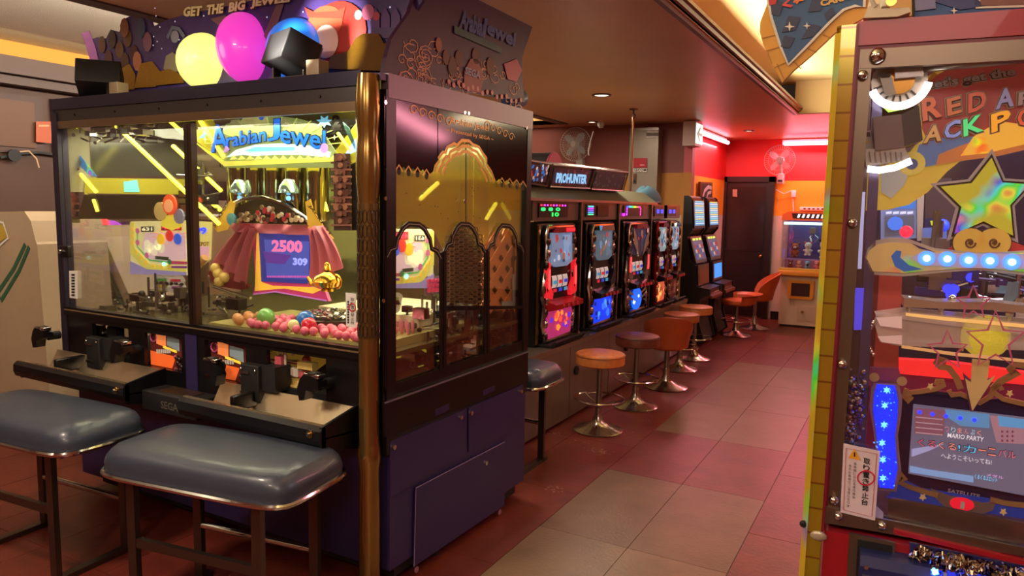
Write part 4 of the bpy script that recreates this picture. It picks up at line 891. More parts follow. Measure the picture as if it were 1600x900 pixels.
q = MB(); FL2 = Fr((-6.38, 0, 0), (1, 0, 0)); FL2.line(q, [(0, 246), (30, 240), (60, 238), (98, 243)], .02, BLACKM, .0, .01); FL2.disc(q, (20, 243), .05, BLACKM, .01, .02, 10); FL2.line(q, [(30, 237), (44, 236), (56, 248), (60, 262)], .01, M((190, 150, 110), .5), .01); tag(q.build('cable_bundle'), 'dark cables and plug hanging below the wood panels on the left wall', 'cable')
q = MB(); FL2.poly(q, [(54, 190), (78, 190), (78, 224), (54, 222)], M((176, 86, 56), .6), .02, .003); FL2.poly(q, [(58, 195), (74, 195), (74, 198), (58, 198)], M((215, 150, 110), .6), .023, .001); tag(q.build('paper_notice'), 'reddish paper notice pinned on the wood panel of the left wall', 'notice')
# purple pinball-like machine glimpsed through the glass
t = thing('pachinko_machine', 'pachinko machine with a glowing purple rim and small screen, seen through the left glass', 'arcade machine', (-4.75, 3.5, 0)); F = FrY(3.45)
q = MB(); F.poly(q, [(146, 350), (214, 345), (214, 640), (146, 640)], M((74, 40, 70), .4), -.35, .34); q.build('body', t)
q = MB(); F.line(q, [(172+24*math.cos(i*.42), 370+22*math.sin(i*.42)) for i in range(15)], .04, E((170, 50, 220), 1.1), .0, .02, True); F.disc(q, (170, 352), .06, E((235, 40, 60), 1.6), .03, .02, 12); q.build('glowing_rim', t)
q = MB(); F.poly(q, [(154, 361), (187, 360), (188, 386), (156, 384)], E((120, 150, 140), .7), .01, .01); F.poly(q, [(160, 372), (182, 371), (182, 384), (160, 384)], E((180, 200, 210), .6), .022, .002); F.poly(q, [(158, 376), (186, 376), (186, 382), (158, 382)], E((220, 210, 220), .7), .026, .001); q.build('screen', t)
q = MB(); F.poly(q, [(176, 410), (214, 405), (214, 434), (190, 434)], E((110, 20, 60), .5), .0, .01); F.poly(q, [(182, 410), (204, 410), (206, 422), (188, 424)], E((50, 60, 220), .9), .012, .005); F.disc(q, (194, 400), .06, E((200, 40, 60), .9), .014, .01, 9); q.build('lower_panel', t)

# ================================================================ SLOT MACHINE ROW
XF = -2.3
t = thing('slot_counter', 'long brushed steel base counter that carries the row of slot machines', 'counter', (-2.5, 6.0, 0))
q = MB(); SIL = M((150, 142, 132), .33, .75, var=.12, vs=2)
for i in range(5): q = MB(); q.box((-2.75, 4.10+i*.80, .02), (-2.18, 4.89+i*.80, .56), SIL); q.build('front_panel', t)
q = MB(); q.box((-2.8, 4.08, .56), (-2.175, 8.1, .595), M((170, 160, 148), .3, .8)); q.build('countertop', t)
for y in (5.0, 6.1, 6.9):
    q = MB(); q.tube([(-2.18, y, .36), (-2.165, y, .36)], .035, BLACKM, 16); q.build('round_port', t)
def glyphs(F, q, pts, n, m, d, seed):
    pass
def slot(y0, w, label, kind):
    t = thing('slot_machine', label, 'slot machine', (-2.5, y0+w/2, .595), 0, 'slot machines in the row')
    F = Fr((XF, y0, .595), (1, 0, 0)); W_ = w
    A = lambda u, v, d=0: F.at(u*W_, v, d)
    # kind palettes
    side = {'red': (200, 30, 40), 'black': (60, 55, 70), 'chrome': (150, 140, 150), 'wine': (120, 24, 30), 'gold': (120, 40, 40)}[kind]
    q = MB(); q.box((-2.72, y0, .595), (XF, y0+W_, 1.48), BLACK); q.box((XF-.005, y0, .62), (XF+.012, y0+.025, 1.47), M((150, 110, 60) if kind == 'red' else (110, 104, 100), .25, .9)); q.box((XF-.005, y0+W_-.02, .62), (XF+.01, y0+W_, 1.47), DSTEEL); q.build('cabinet', t)
    # front door: curved chrome frame built of lobes
    q = MB(); CH = M((190, 182, 176), .14, 1) if kind != 'wine' else M((150, 30, 36), .2, .5)
    prof = [(.10, .80), (.16, .86), (.84, .86), (.9, .80), (.86, .62), (.92, .45), (.95, .36), (.9, .30), (.93, .16), (.86, .04), (.14, .04), (.07, .16), (.10, .30), (.05, .36), (.08, .45), (.14, .62)]
    F.uv(q, [(a*W_, b) for a, b in prof], M((30, 28, 32), .25, .4), .0, .03)
    P = [A(a, b, .03) for a, b in prof]; q.tube(P, .018, CH, 8, True); q.build('door_frame', t)
    RC = E(side, .9) if kind == 'red' else M(side, .2, .6)
    for s_ in (0, 1):
        q = MB(); f = (lambda u: u) if not s_ else (lambda u: 1-u)
        F.uv(q, [(f(a)*W_, b) for a, b in ((.10, .62), (.17, .60), (.16, .46), (.26, .38), (.24, .34), (.08, .36), (.07, .46))], RC, .03, .03)
        if kind in ('red', 'chrome'): F.uv(q, [(f(a)*W_, b) for a, b in ((.11, .56), (.15, .56), (.15, .42), (.11, .42))], E((255, 60, 60), 2.2), .062, .004)
        if kind == 'chrome':
            for k in range(4): F.uv(q, [(f(a)*W_, b) for a, b in ((.1, .36-.05*k), (.34, .31-.05*k), (.34, .29-.05*k), (.08, .33-.05*k))], CHROME, .03, .02)
            F.uv(q, [(f(a)*W_, b) for a, b in ((.16, .84), (.34, .70), (.42, .56), (.2, .68))], CHROME, .05, .02)
        rr_ = random.Random(int(y0*10)+s_)
        for k in range(9):
            b_ = .08+.085*k; c_ = A(f(.10+.05*rr_.random()), b_, .045); q.ball(c_, (.018, .02+.01*rr_.random(), .03+.02*rr_.random()), CHROME if k % 2 else M((120, 110, 110), .15, 1), 10)
        q.build('side_trim', t)
    # upper display
    q = MB(); sc_ = {'red': (130, 160, 200), 'black': (90, 120, 140), 'chrome': (60, 50, 70), 'wine': (150, 190, 200), 'gold': (150, 190, 210)}[kind]
    F.uv(q, [(.22*W_, .82), (.78*W_, .82), (.8*W_, .60), (.66*W_, .57), (.34*W_, .57), (.2*W_, .60)], E(sc_, .35), .03, .02)
    F.uv(q, [(.52*W_, .80), (.72*W_, .80), (.72*W_, .62), (.56*W_, .60)], E(sc_, .6), .052, .002); r = random.Random(int(y0*77))
    for k in range(14):
        u, v = r.uniform(.27, .72), r.uniform(.61, .79); s_ = r.uniform(.015, .045)
        F.uv(q, [(u*W_+s_*math.cos(a+k)*r.uniform(.4, 1), v+s_*math.sin(a+k)*r.uniform(.5, 1)) for a in (0, 1.2, 2.6, 3.8, 5.1)], E(r.choice([(200, 215, 230), (70, 80, 110), (150, 110, 90), (40, 60, 100), (190, 60, 60), (110, 150, 190)]), .5), .0545+.0004*k, .0004)
    q.build('upper_screen', t)
    q = MB(); F.uv(q, [(.3*W_, .86), (.7*W_, .86), (.74*W_, .82), (.26*W_, .82)], M((150, 30, 36), .25, .3) if kind in ('red', 'chrome') else CH, .03, .05)
    if kind == 'red': F.uv(q, [(.5*W_, .853), (.74*W_, .853), (.74*W_, .828), (.5*W_, .828)], E((255, 30, 40), 1.6), .082, .003)
    q.build('top_crest', t)
    # reel window
    q = MB(); 
    for k in range(3):
        u0 = .29+.15*k; vs = []; n = 8
        for i in range(n+1):
            a = -1.1+2.2*i/n; vs += [A(u0, .46+.07*math.sin(a), .0+.04*math.cos(a)), A(u0+.13, .46+.07*math.sin(a), .0+.04*math.cos(a))]
        q.add(vs, [(2*i, 2*i+1, 2*i+3, 2*i+2) for i in range(n)], E((200, 195, 190), .45), True)
        for j in range(2): F.uv(q, [((u0+.02)*W_, .47-.06*j), ((u0+.11)*W_, .47-.06*j), ((u0+.11)*W_, .445-.06*j), ((u0+.02)*W_, .445-.06*j)], E([(60, 150, 190), (200, 40, 50), (40, 70, 200)][(k+j) % 3], .6), .042, .002)
    q.build('reels', t)
    # control deck with buttons
    q = MB(); q.prism([(XF+.03, .595+.335), (XF+.13, .595+.31), (XF+.13, .595+.275), (XF+.03, .595+.25)], 'Y', y0+.12*W_, y0+.88*W_, M((170, 24, 34), .3) if kind == 'red' else M((60, 54, 58), .25, .7)); o = q.build('control_deck', t)
    for k in range(4):
        q = MB(); p = (XF+.132, y0+(.3+.13*k)*W_, .595+.293); q.tube([p, (p[0]+.012, p[1], p[2])], .014, M((160, 40, 36) if kind != 'chrome' else (200, 40, 40), .3, 0, .2), 12); q.build('stop_button', o)
    # lit picture panel
    q = MB(); pc = {'red': [(150, 40, 90), (240, 130, 50), (90, 40, 190), (235, 80, 50)], 'black': [(20, 60, 230), (50, 110, 250), (15, 25, 110), (70, 150, 255)], 'chrome': [(20, 90, 235), (120, 220, 255), (40, 60, 210), (220, 245, 255)], 'wine': [(200, 90, 60), (230, 190, 110), (150, 60, 50), (235, 150, 60)], 'gold': [(90, 40, 34), (130, 70, 50), (70, 30, 30), (150, 90, 70)]}[kind]
    if kind == 'chrome': base = [(.5+.2*math.cos(i*.4), .15+.105*math.sin(i*.4)) for i in range(16)]
    else: base = [(.16, .25), (.84, .27), (.88, .1), (.8, .055), (.2, .05), (.13, .12)]
    em = {'red': 1.0, 'black': .9, 'chrome': 1.3, 'wine': .8, 'gold': .25}[kind]
    F.uv(q, [(a*W_, b) for a, b in base], E(pc[0], em), .035, .012)
    r = random.Random(int(y0*100))
    for k in range(16):
        u, v = r.uniform(.24, .76), r.uniform(.085, .225)
        if kind == 'chrome' and ((u-.5)/.18)**2+((v-.15)/.09)**2 > .7: continue
        s_ = r.uniform(.02, .06); rr = [(u*W_+s_*math.cos(a+k)*r.uniform(.5, 1), v+s_*.6*math.sin(a+k)) for a in (0, 1.3, 2.5, 3.9, 5.2)]
        F.uv(q, rr, E(pc[1+k % 3], em*1.1), .047+.0004*k, .0004)
    q.build('picture_panel', t)
    # medal tray
    q = MB(); q.prism([(XF+.0, .60), (XF+.12, .60), (XF+.15, .64), (XF+.13, .645), (XF+.1, .615), (XF+.0, .615)], 'Y', y0+.08*W_, y0+.92*W_, BLACKM); q.build('medal_tray', t)
    # data counter above
    q = MB(); q.box((-2.6, y0-.08, 1.50), (XF, y0+W_+.08, 1.64), M((120, 112, 108), .3, .7)); o = q.build('data_counter', t)
    q = MB(); G = Fr((XF, y0, .595), (1, 0, 0)); 
    G.uv(q, [(.0, .93), (.78*W_, .93), (.78*W_, 1.03), (.0, 1.03)], BLACK, .001, .008)
    if kind == 'red':
        for k in range(9): G.uv(q, [(.02+k*.05, 1.01), (.04+k*.05, 1.01), (.04+k*.05, 1.022), (.02+k*.05, 1.022)], E([(255, 40, 60), (255, 60, 200), (200, 60, 255)][k % 3], 2.2), .01, .003)
        G.text(q, '10', G.at(.2, .935, 0), G.at(.32, .935, 0), G.at(.2, .965, 0), E((30, 230, 90), 1.8), .012, .03, raw=True); G.text(q, '8 8 0', G.at(.02, .975), G.at(.34, .975), G.at(.02, 1.0), E((30, 230, 120), 1.6), .012, .03, raw=True)
    elif kind == 'black':
        for k in range(5): G.uv(q, [(.03, .945+k*.016), (.14, .945+k*.016), (.14, .955+k*.016), (.03, .955+k*.016)], E([(60, 220, 150), (60, 160, 255), (120, 90, 255), (220, 60, 255), (60, 230, 220)][k], 1.4), .01, .003)
        G.uv(q, [(.22, .94), (.42, .94), (.42, 1.02), (.22, 1.02)], M((30, 26, 30), .2), .01, .006)
    elif kind == 'chrome':
        n = 12
        for k in range(n): G.uv(q, [(.06+k*.032, 1.012), (.085+k*.032, 1.012), (.085+k*.032, 1.026), (.06+k*.032, 1.026)], E([(60, 90, 255), (60, 220, 255), (60, 255, 120), (230, 255, 60), (255, 120, 60), (255, 60, 160)][k*6//n], 2), .01, .003)
        for v in (.94, .965, .99): 
            G.uv(q, [(.06, v), (.08, v), (.08, v+.02), (.06, v+.02)], E((200, 60, 255), 2), .01, .003); G.uv(q, [(.44, v), (.46, v), (.46, v+.02), (.44, v+.02)], E((255, 60, 160), 2), .01, .003)
        G.uv(q, [(-.04, .935), (.02, .935), (.02, .96), (-.04, .96)], E((235, 50, 255), 1.6), .01, .003)
    else:
        for x in (.06, .2): G.uv(q, [(x, .96), (x+.08, .96), (x+.08, 1.0), (x, 1.0)], E((60, 80, 255), 1.2), .01, .003)
    q.build('digit_display', o)
    return t
slot(4.54, .62, 'nearest slot machine, red glowing sides and an orange and purple picture panel', 'red')
slot(5.38, .62, 'slot machine second from the near end with a bright blue lower picture panel', 'black')
slot(6.24, .68, 'slot machine with chrome claws, red lamps and a round blue lit emblem', 'chrome')
slot(7.13, .38, 'narrow wine red slot machine with a warm orange picture panel', 'wine')
slot(7.56, .42, 'farthest slot machine of the row, dark brown lower panel and red top', 'gold')
# upright chrome dividers
for y in (5.27, 6.11, 7.02):
    q = MB(); q.box((-2.7, y-.012, .6), (XF+.02, y+.012, 1.638), M((150, 140, 130), .25, .9)); tag(q.build('divider_panel'), 'tall narrow chrome edged divider %s' % {5.27: 'between the red and the blue slot machine', 6.11: 'between the blue slot machine and the one with chrome claws', 7.02: 'beyond the slot machine with chrome claws'}[y], 'divider', 'dividers between the slot machines')
# greenish sloping canopy and marquees above
t = thing('canopy', 'grey green sloping canopy above the row of slot machines', 'canopy', (-2.5, 5.6, 1.65))
OLG = M((104, 108, 84), .5, var=.08)
q = MB(); q.prism([(XF+.0, 1.645), (XF+.02, 1.66), (-2.42, 1.76), (-2.9, 1.80), (-2.9, 1.645)], 'Y', 4.08, 7.15, OLG); q.build('sloping_cover', t)
q = MB(); q.box((XF-.0, 4.08, 1.64), (XF+.03, 7.15, 1.66), M((170, 160, 160), .3, .8)); q.build('front_rail', t)
T_ = Fr((-2.36, 0, 1.74), (1, 0, -.28), (0, 1, 0))
def marquee(pts, label, txt, tp, col, emit):
    t = thing('marquee_box', label, 'sign', T_.px(*pts[0]), 0, 'marquee boxes on the canopy'); q = MB()
    T_.poly(q, pts, M((120, 100, 96), .25, .8), -.1, .1); q.build('housing', t)
    cx = sum(p[0] for p in pts)/4; cy = sum(p[1] for p in pts)/4; inn = [(cx+(x-cx)*.88, cy+(y-cy)*.72) for x, y in pts]
    q = MB(); T_.poly(q, inn, E((40, 28, 34), .5) if not emit else E((60, 30, 40), .5), .001, .006)
    r = random.Random(len(txt)+9)
    for k in range(30):
        a, b = r.random(), r.random(); p = Vector(inn[0]).lerp(Vector(inn[1]), a).lerp(Vector(inn[3]).lerp(Vector(inn[2]), a), b); T_.disc(q, (p.x, p.y), .014, E(r.choice(col), .35), .007, .001, 6)
    if txt: T_.text(q, txt, *tp, E((130, 190, 235), 1.0) if emit else M((110, 105, 95), .4), .012, .05)
    q.build('face', t)
    q = MB(); c_ = [T_.px(*p, .01) for p in pts]; q.tube([c_[0], c_[1], c_[2], c_[3]], .007, STEEL, 6, True); q.build('frame', t)
marquee([(822, 250), (859, 256), (853, 290), (822, 285)], 'nearest marquee box with bright blue and orange figures, cut by the cabinet', '', None, [(60, 140, 230), (230, 200, 180), (200, 80, 60), (230, 240, 250)], 1)
marquee([(862, 257), (927, 263), (920, 294), (857, 291)], 'middle marquee box on the canopy reading PROHUNTER in icy blue letters', 'PROHUNTER', ((866, 285), (914, 287), (868, 269)), [(120, 50, 60), (60, 60, 80), (120, 80, 70)], 1)
marquee([(929, 264), (980, 269), (972, 298), (922, 295)], 'farthest marquee box with a dark unlit face and steel frame', '', None, [(70, 66, 60), (50, 46, 44), (90, 80, 70)], 0)
t = thing('roll_cover', 'black half round case with pink end lying behind the marquee boxes', 'case', (-2.8, 5.22, 1.806)); SP = Fr((-2.4, 0, 0), (1, 0, 0))
n = 16; rr = .165; zz = 1.806; yc = 5.22; xa, xb = -3.05, -2.52
PR = [(yc+rr*math.cos(math.pi*i/n), zz+.22*math.sin(math.pi*i/n)) for i in range(n+1)]
q = MB(); q.prism(PR, 'X', xa, xb, M((28, 22, 24), .75)); q.build('shell', t)
q = MB(); q.prism(PR, 'X', xb+.001, xb+.02, M((205, 90, 110), .5)); q.build('end_cap', t)
q = MB(); q.tube([(xb+.012, y, z) for y, z in PR], .006, M((150, 60, 80), .5), 6); q.build('rim', t)
# cloth cap bundle lying on the canopy's far end
cc = Fr((-2.62, 0, 0), (1, 0, 0)).px(1008, 308); t = thing('cloth_cover', 'light blue cloth cover lying beyond the marquee boxes in front of the steel locker', 'cloth', cc)
q = MB(); BLU = M((84, 130, 150), .7, bump=.3, bs=20)
n = 20; vs = []
for i in range(9):
    t_ = i/8
    for k in range(n):
        a = 2*math.pi*k/n; r1 = (.17+.03*math.sin(3*a))*math.cos(t_*1.5)+.01; vs.append((cc.x+r1*math.cos(a)*.8, cc.y+r1*math.sin(a)*1.5, 1.665+(.17+.02*math.cos(2*a))*math.sin(t_*1.5)))
q.add(vs, [(i*n+k, i*n+(k+1) % n, (i+1)*n+(k+1) % n, (i+1)*n+k) for i in range(8) for k in range(n)]+[[8*n+k for k in range(n)], [k for k in range(n)][::-1]], BLU, True); q.build('cloth', t)
q = MB(); q.tube([(cc.x+.15*math.cos(a), cc.y+.27*math.sin(a), 1.67) for a in [k*math.pi/8 for k in range(16)]], .012, M((70, 110, 130), .6), 6, True); q.build('hem', t)
t = thing('machine_crate', 'black case under the far slot machines carrying their canopy end', 'case', (-2.5, 7.6, 1.64)) if 0 else None

# ================================================================ STOOLS
def stool(x, y, h, label, col, worn=0, r=.175, ring=True):
    t = thing('bar_stool', label, 'stool', (x, y, 0), 0, 'round stools along the slot machines'); L = M(col, .42, var=.22 if worn else .1, vs=18, bump=.1, bs=60)
    q = MB(); q.lathe([(.0, h-.085), (r*.93, h-.085), (r, h-.075), (r*1.0, h-.015), (r*.97, h-.004), (r*.9, h), (0, h+.004)], (x, y, 0), L, 32); o = q.build('seat', t)
    q = MB(); q.tube([(x+r*1.0*math.cos(a), y+r*1.0*math.sin(a), h-.014) for a in [k*math.pi/16 for k in range(32)]], .004, M(tuple(int(v*.75) for v in col), .4), 5, True); q.build('piping', o)
    q = MB(); q.tube([(x, y, .1), (x, y, h-.085)], .021, STEEL, 14); q.build('column', t)
    q = MB(); q.lathe([(.175, 0), (.18, .008), (.165, .016), (.09, .035), (.045, .065), (.028, .12), (.026, .17), (.0, .17)], (x, y, 0), M((178, 170, 158), .24, 1), 32); q.build('base', t)
    if ring:
        q = MB(); q.tube([(x+.18*math.cos(a), y+.18*math.sin(a), .235) for a in [k*math.pi/14 for k in range(28)]], .0075, CHROME, 6, True)
        for k in range(3): a = .5+k*2.09; q.tube([(x+.18*math.cos(a), y+.18*math.sin(a), .235), (x+.02*math.cos(a), y+.02*math.sin(a), .19)], .006, CHROME, 6)
        q.build('foot_ring', t)
    return t
stool(-1.89, 4.772, .57, 'nearest round stool with a worn tan orange seat and chrome foot ring', (206, 124, 62), 1)
stool(-1.873, 5.52, .59, 'dark reddish brown round stool, second from the near end', (104, 50, 32))
stool(-1.955, 7.075, .57, 'round tan stool partly hidden behind the orange backed chair', (170, 92, 46))
stool(-1.97, 7.68, .575, 'farthest round stool of the slot machine row with a light tan seat', (196, 118, 62), 1)
def chair(x, y, h, rz, label, col, sc=1.0, grp='orange bucket chairs', bh=.3):
    t = thing('swivel_chair', label, 'chair', (x, y, 0), rz, grp); T = WM[t.name]; L = M(col, .4, var=.12, vs=10, bump=.06, bs=40); r = .2*sc
    q = MB(T); q.lathe([(0, h-.07), (r*.9, h-.07), (r, h-.05), (r, h-.015), (r*.93, h), (0, h)], (0, 0, 0), L, 28); q.build('seat', t)
    q = MB(T); n = 22; th = .02; vs = []           # curved low back wrapped round the -x side
    for lay in (0, 1):
        for i in range(n+1):
            a = math.pi*(.5+1.0*i/n); f = math.sin(math.pi*i/n)**.6
            for z, k in ((h-.05, 1.0), (h+.04+bh*.25*f, 1.08+.08*f), (h+.05+bh*.6*f, 1.12+.22*f), (h+.06+bh*f, 1.12+.34*f)):
                rr = r*k+(th if lay else 0); vs.append((rr*math.cos(a), rr*math.sin(a), z))
    m_ = 4; L0 = 0; L1 = (n+1)*m_; fs = []
    for i in range(n):
        for j in range(m_-1):
            fs.append((L0+i*m_+j, L0+(i+1)*m_+j, L0+(i+1)*m_+j+1, L0+i*m_+j+1)); fs.append((L1+i*m_+j, L1+i*m_+j+1, L1+(i+1)*m_+j+1, L1+(i+1)*m_+j))
        fs.append((L0+i*m_+3, L0+(i+1)*m_+3, L1+(i+1)*m_+3, L1+i*m_+3)); fs.append((L0+i*m_, L1+i*m_, L1+(i+1)*m_, L0+(i+1)*m_))
    for i in (0, n): fs += [(L0+i*m_+j, L0+i*m_+j+1, L1+i*m_+j+1, L1+i*m_+j) for j in range(m_-1)]
    q.add(vs, fs, L, True); q.build('backrest', t)
    q = MB(T); q.tube([(0, 0, .1), (0, 0, h-.07)], .022, STEEL, 14); q.build('column', t)
    q = MB(T); q.lathe([(.19, 0), (.195, .008), (.18, .016), (.1, .035), (.048, .065), (.03, .12), (.027, .18), (0, .18)], (0, 0, 0), M((178, 170, 158), .24, 1), 32); q.build('base', t)
    return t
chair(-1.85, 6.283, .43, R_(108), 'orange leather swivel chair with a curved back, third seat along the slot machines', (176, 80, 38), sc=.8, bh=.18)
c1 = chair(-1.9, 9.454, .47, R_(205), 'orange swivel chair in front of the dark door, nearer one with a foot ring', (192, 92, 40), bh=.02)
q = MB(WM[c1.name]); q.tube([(.19*math.cos(a), .19*math.sin(a), .2) for a in [k*math.pi/14 for k in range(28)]], .0075, CHROME, 6, True); q.build('foot_ring', c1)
chair(-1.80, 10.16, .46, R_(195), 'orange bucket chair with a high curved back, farther one before the dark door', (196, 94, 44), bh=.26)
# ================================================================ VIDEO POKER MACHINES (alcove)
def poker(y0, label, low):
    t = thing('video_poker_machine', label, 'arcade machine', (-2.4, y0+.25, 0), 0, 'video poker machines in the alcove'); w = .56; y1 = y0+w; SD_ = M((34, 30, 32), .35)
    q = MB(); prof = [(-2.36, 0), (-2.12, 0), (-2.05, .06), (-2.12, .3), (-2.12, .55), (-2.0, .62), (-2.0, .68), (-2.16, .70), (-2.18, .95), (-2.25, 1.0), (-2.3, 1.28), (-2.24, 1.36), (-2.27, 1.74), (-2.3, 1.76), (-2.36, 1.76)]
    for a, b in ((y0, y0+.02), (y1-.02, y1)): q.prism(prof, 'Y', a, b, SD_)
    q.prism([(x-.02 if x > -2.35 else x, z) for x, z in prof], 'Y', y0+.02, y1-.02, M((40, 34, 34), .4)); q.build('cabinet', t)
    def scr(p0, p1, name, fn, bez=.03):
        a = Vector((p0[0], y0+.03, p0[1])); up = (Vector((p1[0], 0, p1[1]))-Vector((p0[0], 0, p0[1]))); n = Vector((up.z, 0, -up.x)).normalized()
        F = Fr(a, n, (0, 1, 0)); q = MB(); fn(F, q, w-.06, up.length); return q.build(name, t)
    def top(F, q, W_, H):
        F.uv(q, [(0, 0), (W_, 0), (W_, H), (0, H)], BLACK, 0, .006); F.uv(q, [(.03, .03), (W_-.03, .03), (W_-.03, H-.03), (.03, H-.03)], E((70, 150, 190), .8), .006, .002)
        for i in range(11):
            F.uv(q, [(.05, .05+i*.026), (W_-.06, .05+i*.026), (W_-.06, .062+i*.026), (.05, .062+i*.026)], E([(190, 235, 250), (120, 210, 220), (235, 220, 110)][(i*(1+low)) % 3], .8), .009, .001)
    scr((-2.235, 1.38), (-2.262, 1.72), 'upper_screen', top)
    def mid(F, q, W_, H):
        F.uv(q, [(0, 0), (W_, 0), (W_, H), (0, H)], STEEL, 0, .006); F.uv(q, [(.04, .04), (W_-.04, .04), (W_-.04, H-.02), (.04, H-.02)], E((90, 100, 130), .5), .008, .002)
        for i in range(3): F.uv(q, [(.06+i*.14, H-.05), (.15+i*.14, H-.05), (.15+i*.14, H-.025), (.06+i*.14, H-.025)], E((210, 235, 70), 1.2), .011, .002)
        for i in range(12): F.uv(q, [(.07+(i % 4)*.1, .06+(i//4)*.06), (.14+(i % 4)*.1, .06+(i//4)*.06), (.14+(i % 4)*.1, .10+(i//4)*.06), (.07+(i % 4)*.1, .10+(i//4)*.06)], E([(60, 90, 160), (190, 180, 170), (160, 60, 60)][i % 3], .5), .011, .002)
    scr((-2.19, .97), (-2.28, 1.28), 'middle_screen', mid)
    def lo(F, q, W_, H):
        F.uv(q, [(0, 0), (W_, 0), (W_, H), (0, H)], STEEL, 0, .008); F.uv(q, [(.05, .03), (W_-.05, .03), (W_-.05, H-.03), (.05, H-.03)], E((60, 150, 240), .9) if low else M((140, 120, 90), .3, .4), .009, .002)
    scr((-2.155, .71), (-2.17, .95), 'lower_panel', lo)
    q = MB(); q.prism([(-2.15, .68), (-1.98, .60), (-1.98, .57), (-2.15, .62)], 'Y', y0+.02, y1-.02, M((96, 60, 44), .35, .3)); o = q.build('button_deck', t)
    for i in range(5): q = MB(); q.box((-2.04, y0+.08+i*.085, .625), (-2.01, y0+.13+i*.085, .638), CHROME); q.build('button', o)
    return t
poker(8.92-.5+.0, 'nearer of the two black machines with blue screens by the red wall', 0)
poker(9.14, 'farther black machine with blue screens, bright blue lower panel, beside the dark door', 1)

# ================================================================ CRANE MACHINE
t = thing('crane_machine', 'small white and yellow crane game with soft toys beside the far wall', 'arcade machine', (-1.2, 10.85, 0))
x0, x1, y0, y1 = -1.58, -.92, 10.6, 11.17; CRW = M((212, 198, 170), .45, var=.06); YL = M((222, 158, 50), .4)
q = MB(); q.box((x0+.02, y0+.02, .03), (x1-.02, y1, .72), CRW); q.box((x0+.04, y0+.04, 0), (x1-.04, y1, .03), BLACKM); o = q.build('lower_body', t)
FCn = Fr((x0, y0+.02, 0), (0, -1, 0))
q = MB(); FCn.uv(q, [(.14, .4), (.44, .4), (.46, .44), (.46, .66), (.12, .66), (.12, .44)], YL, 0, .03); FCn.uv(q, [(.17, .44), (.41, .44), (.41, .62), (.17, .62)], M((60, 36, 30), .3), .031, .003); q.build('prize_door', t)
q = MB(); FCn.uv(q, [(.26, .1), (.5, .1), (.5, .3), (.26, .3)], M((200, 186, 158), .5), 0, .006); q.tube([(x0+.33, y0+.0, .22), (x0+.33, y0+.012, .22)], .02, BRASS, 10); q.build('cash_door', t)
q = MB(); q.box((x0-.01, y0-.06, .72), (x1+.01, y1, .79), YL, bev=.012); q.box((x0, y0-.05, .79), (x1, y0+.05, .82), M((230, 190, 70), .4)); q.build('control_shelf', t)
q = MB(); q.tube([(x0+.36, y0-.0, .82), (x0+.36, y0-.0, .87)], .008, CHROME); q.ball((x0+.36, y0, .88), .018, BLACK, 10); q.build('joystick', t)
for a in ((x0, y0), (x1-.02, y0), (x0, y1-.02), (x1-.02, y1-.02)):
    q = MB(); q.box((a[0], a[1], .79), (a[0]+.02, a[1]+.02, 1.48), M((200, 195, 180), .3, .5)); q.build('corner_post', t)
q = MB(); q.box((x0+.02, y0+.006, .82), (x1-.02, y0+.01, 1.48), GLASS); q.build('glass_pane', t); q = MB(); q.box((x0+.006, y0+.02, .82), (x0+.01, y1-.02, 1.48), GLASS); q.build('glass_pane', t)
q = MB(); q.box((x0+.01, y1-.03, .79), (x1-.01, y1-.01, 1.48), M((90, 70, 130), .4)); q.box((x0+.02, y0+.02, 1.42), (x1-.02, y1-.03, 1.45), E((190, 235, 240), 1.6)); q.build('lit_back_panel', t)
q = MB(); OG = M((226, 96, 40), .4, 0, .2); q.prism([(x0-.01, 1.48), (x1+.01, 1.48), (x1+.0, 1.56), (x1-.08, 1.6), (x0+.08, 1.6), (x0+.0, 1.56)], 'Y', y0-.03, y1, OG); o = q.build('header', t)
FH = Fr((x0, y0-.031, 0), (0, -1, 0)); q = MB(); FH.uv(q, [(.14, 1.505), (.56, 1.505), (.58, 1.575), (.12, 1.575)], M((70, 24, 30), .4), 0, .004)
for i in range(6): FH.uv(q, [(.19+i*.06, 1.515), (.22+i*.06, 1.515), (.235+i*.06, 1.565), (.205+i*.06, 1.565)], E((230, 240, 245), .9), .005, .002)
q.build('header_lettering', o)
q = MB(); q.box((x0+.33, y0+.25, 1.30), (x0+.41, y0+.33, 1.38), STEEL); 
for k in range(3): a = k*2.1; q.tube([(x0+.37, y0+.29, 1.30), (x0+.37+.07*math.cos(a), y0+.29+.07*math.sin(a), 1.24), (x0+.37+.03*math.cos(a), y0+.29+.03*math.sin(a), 1.18)], .007, CHROME, 6)
q.build('claw', t)
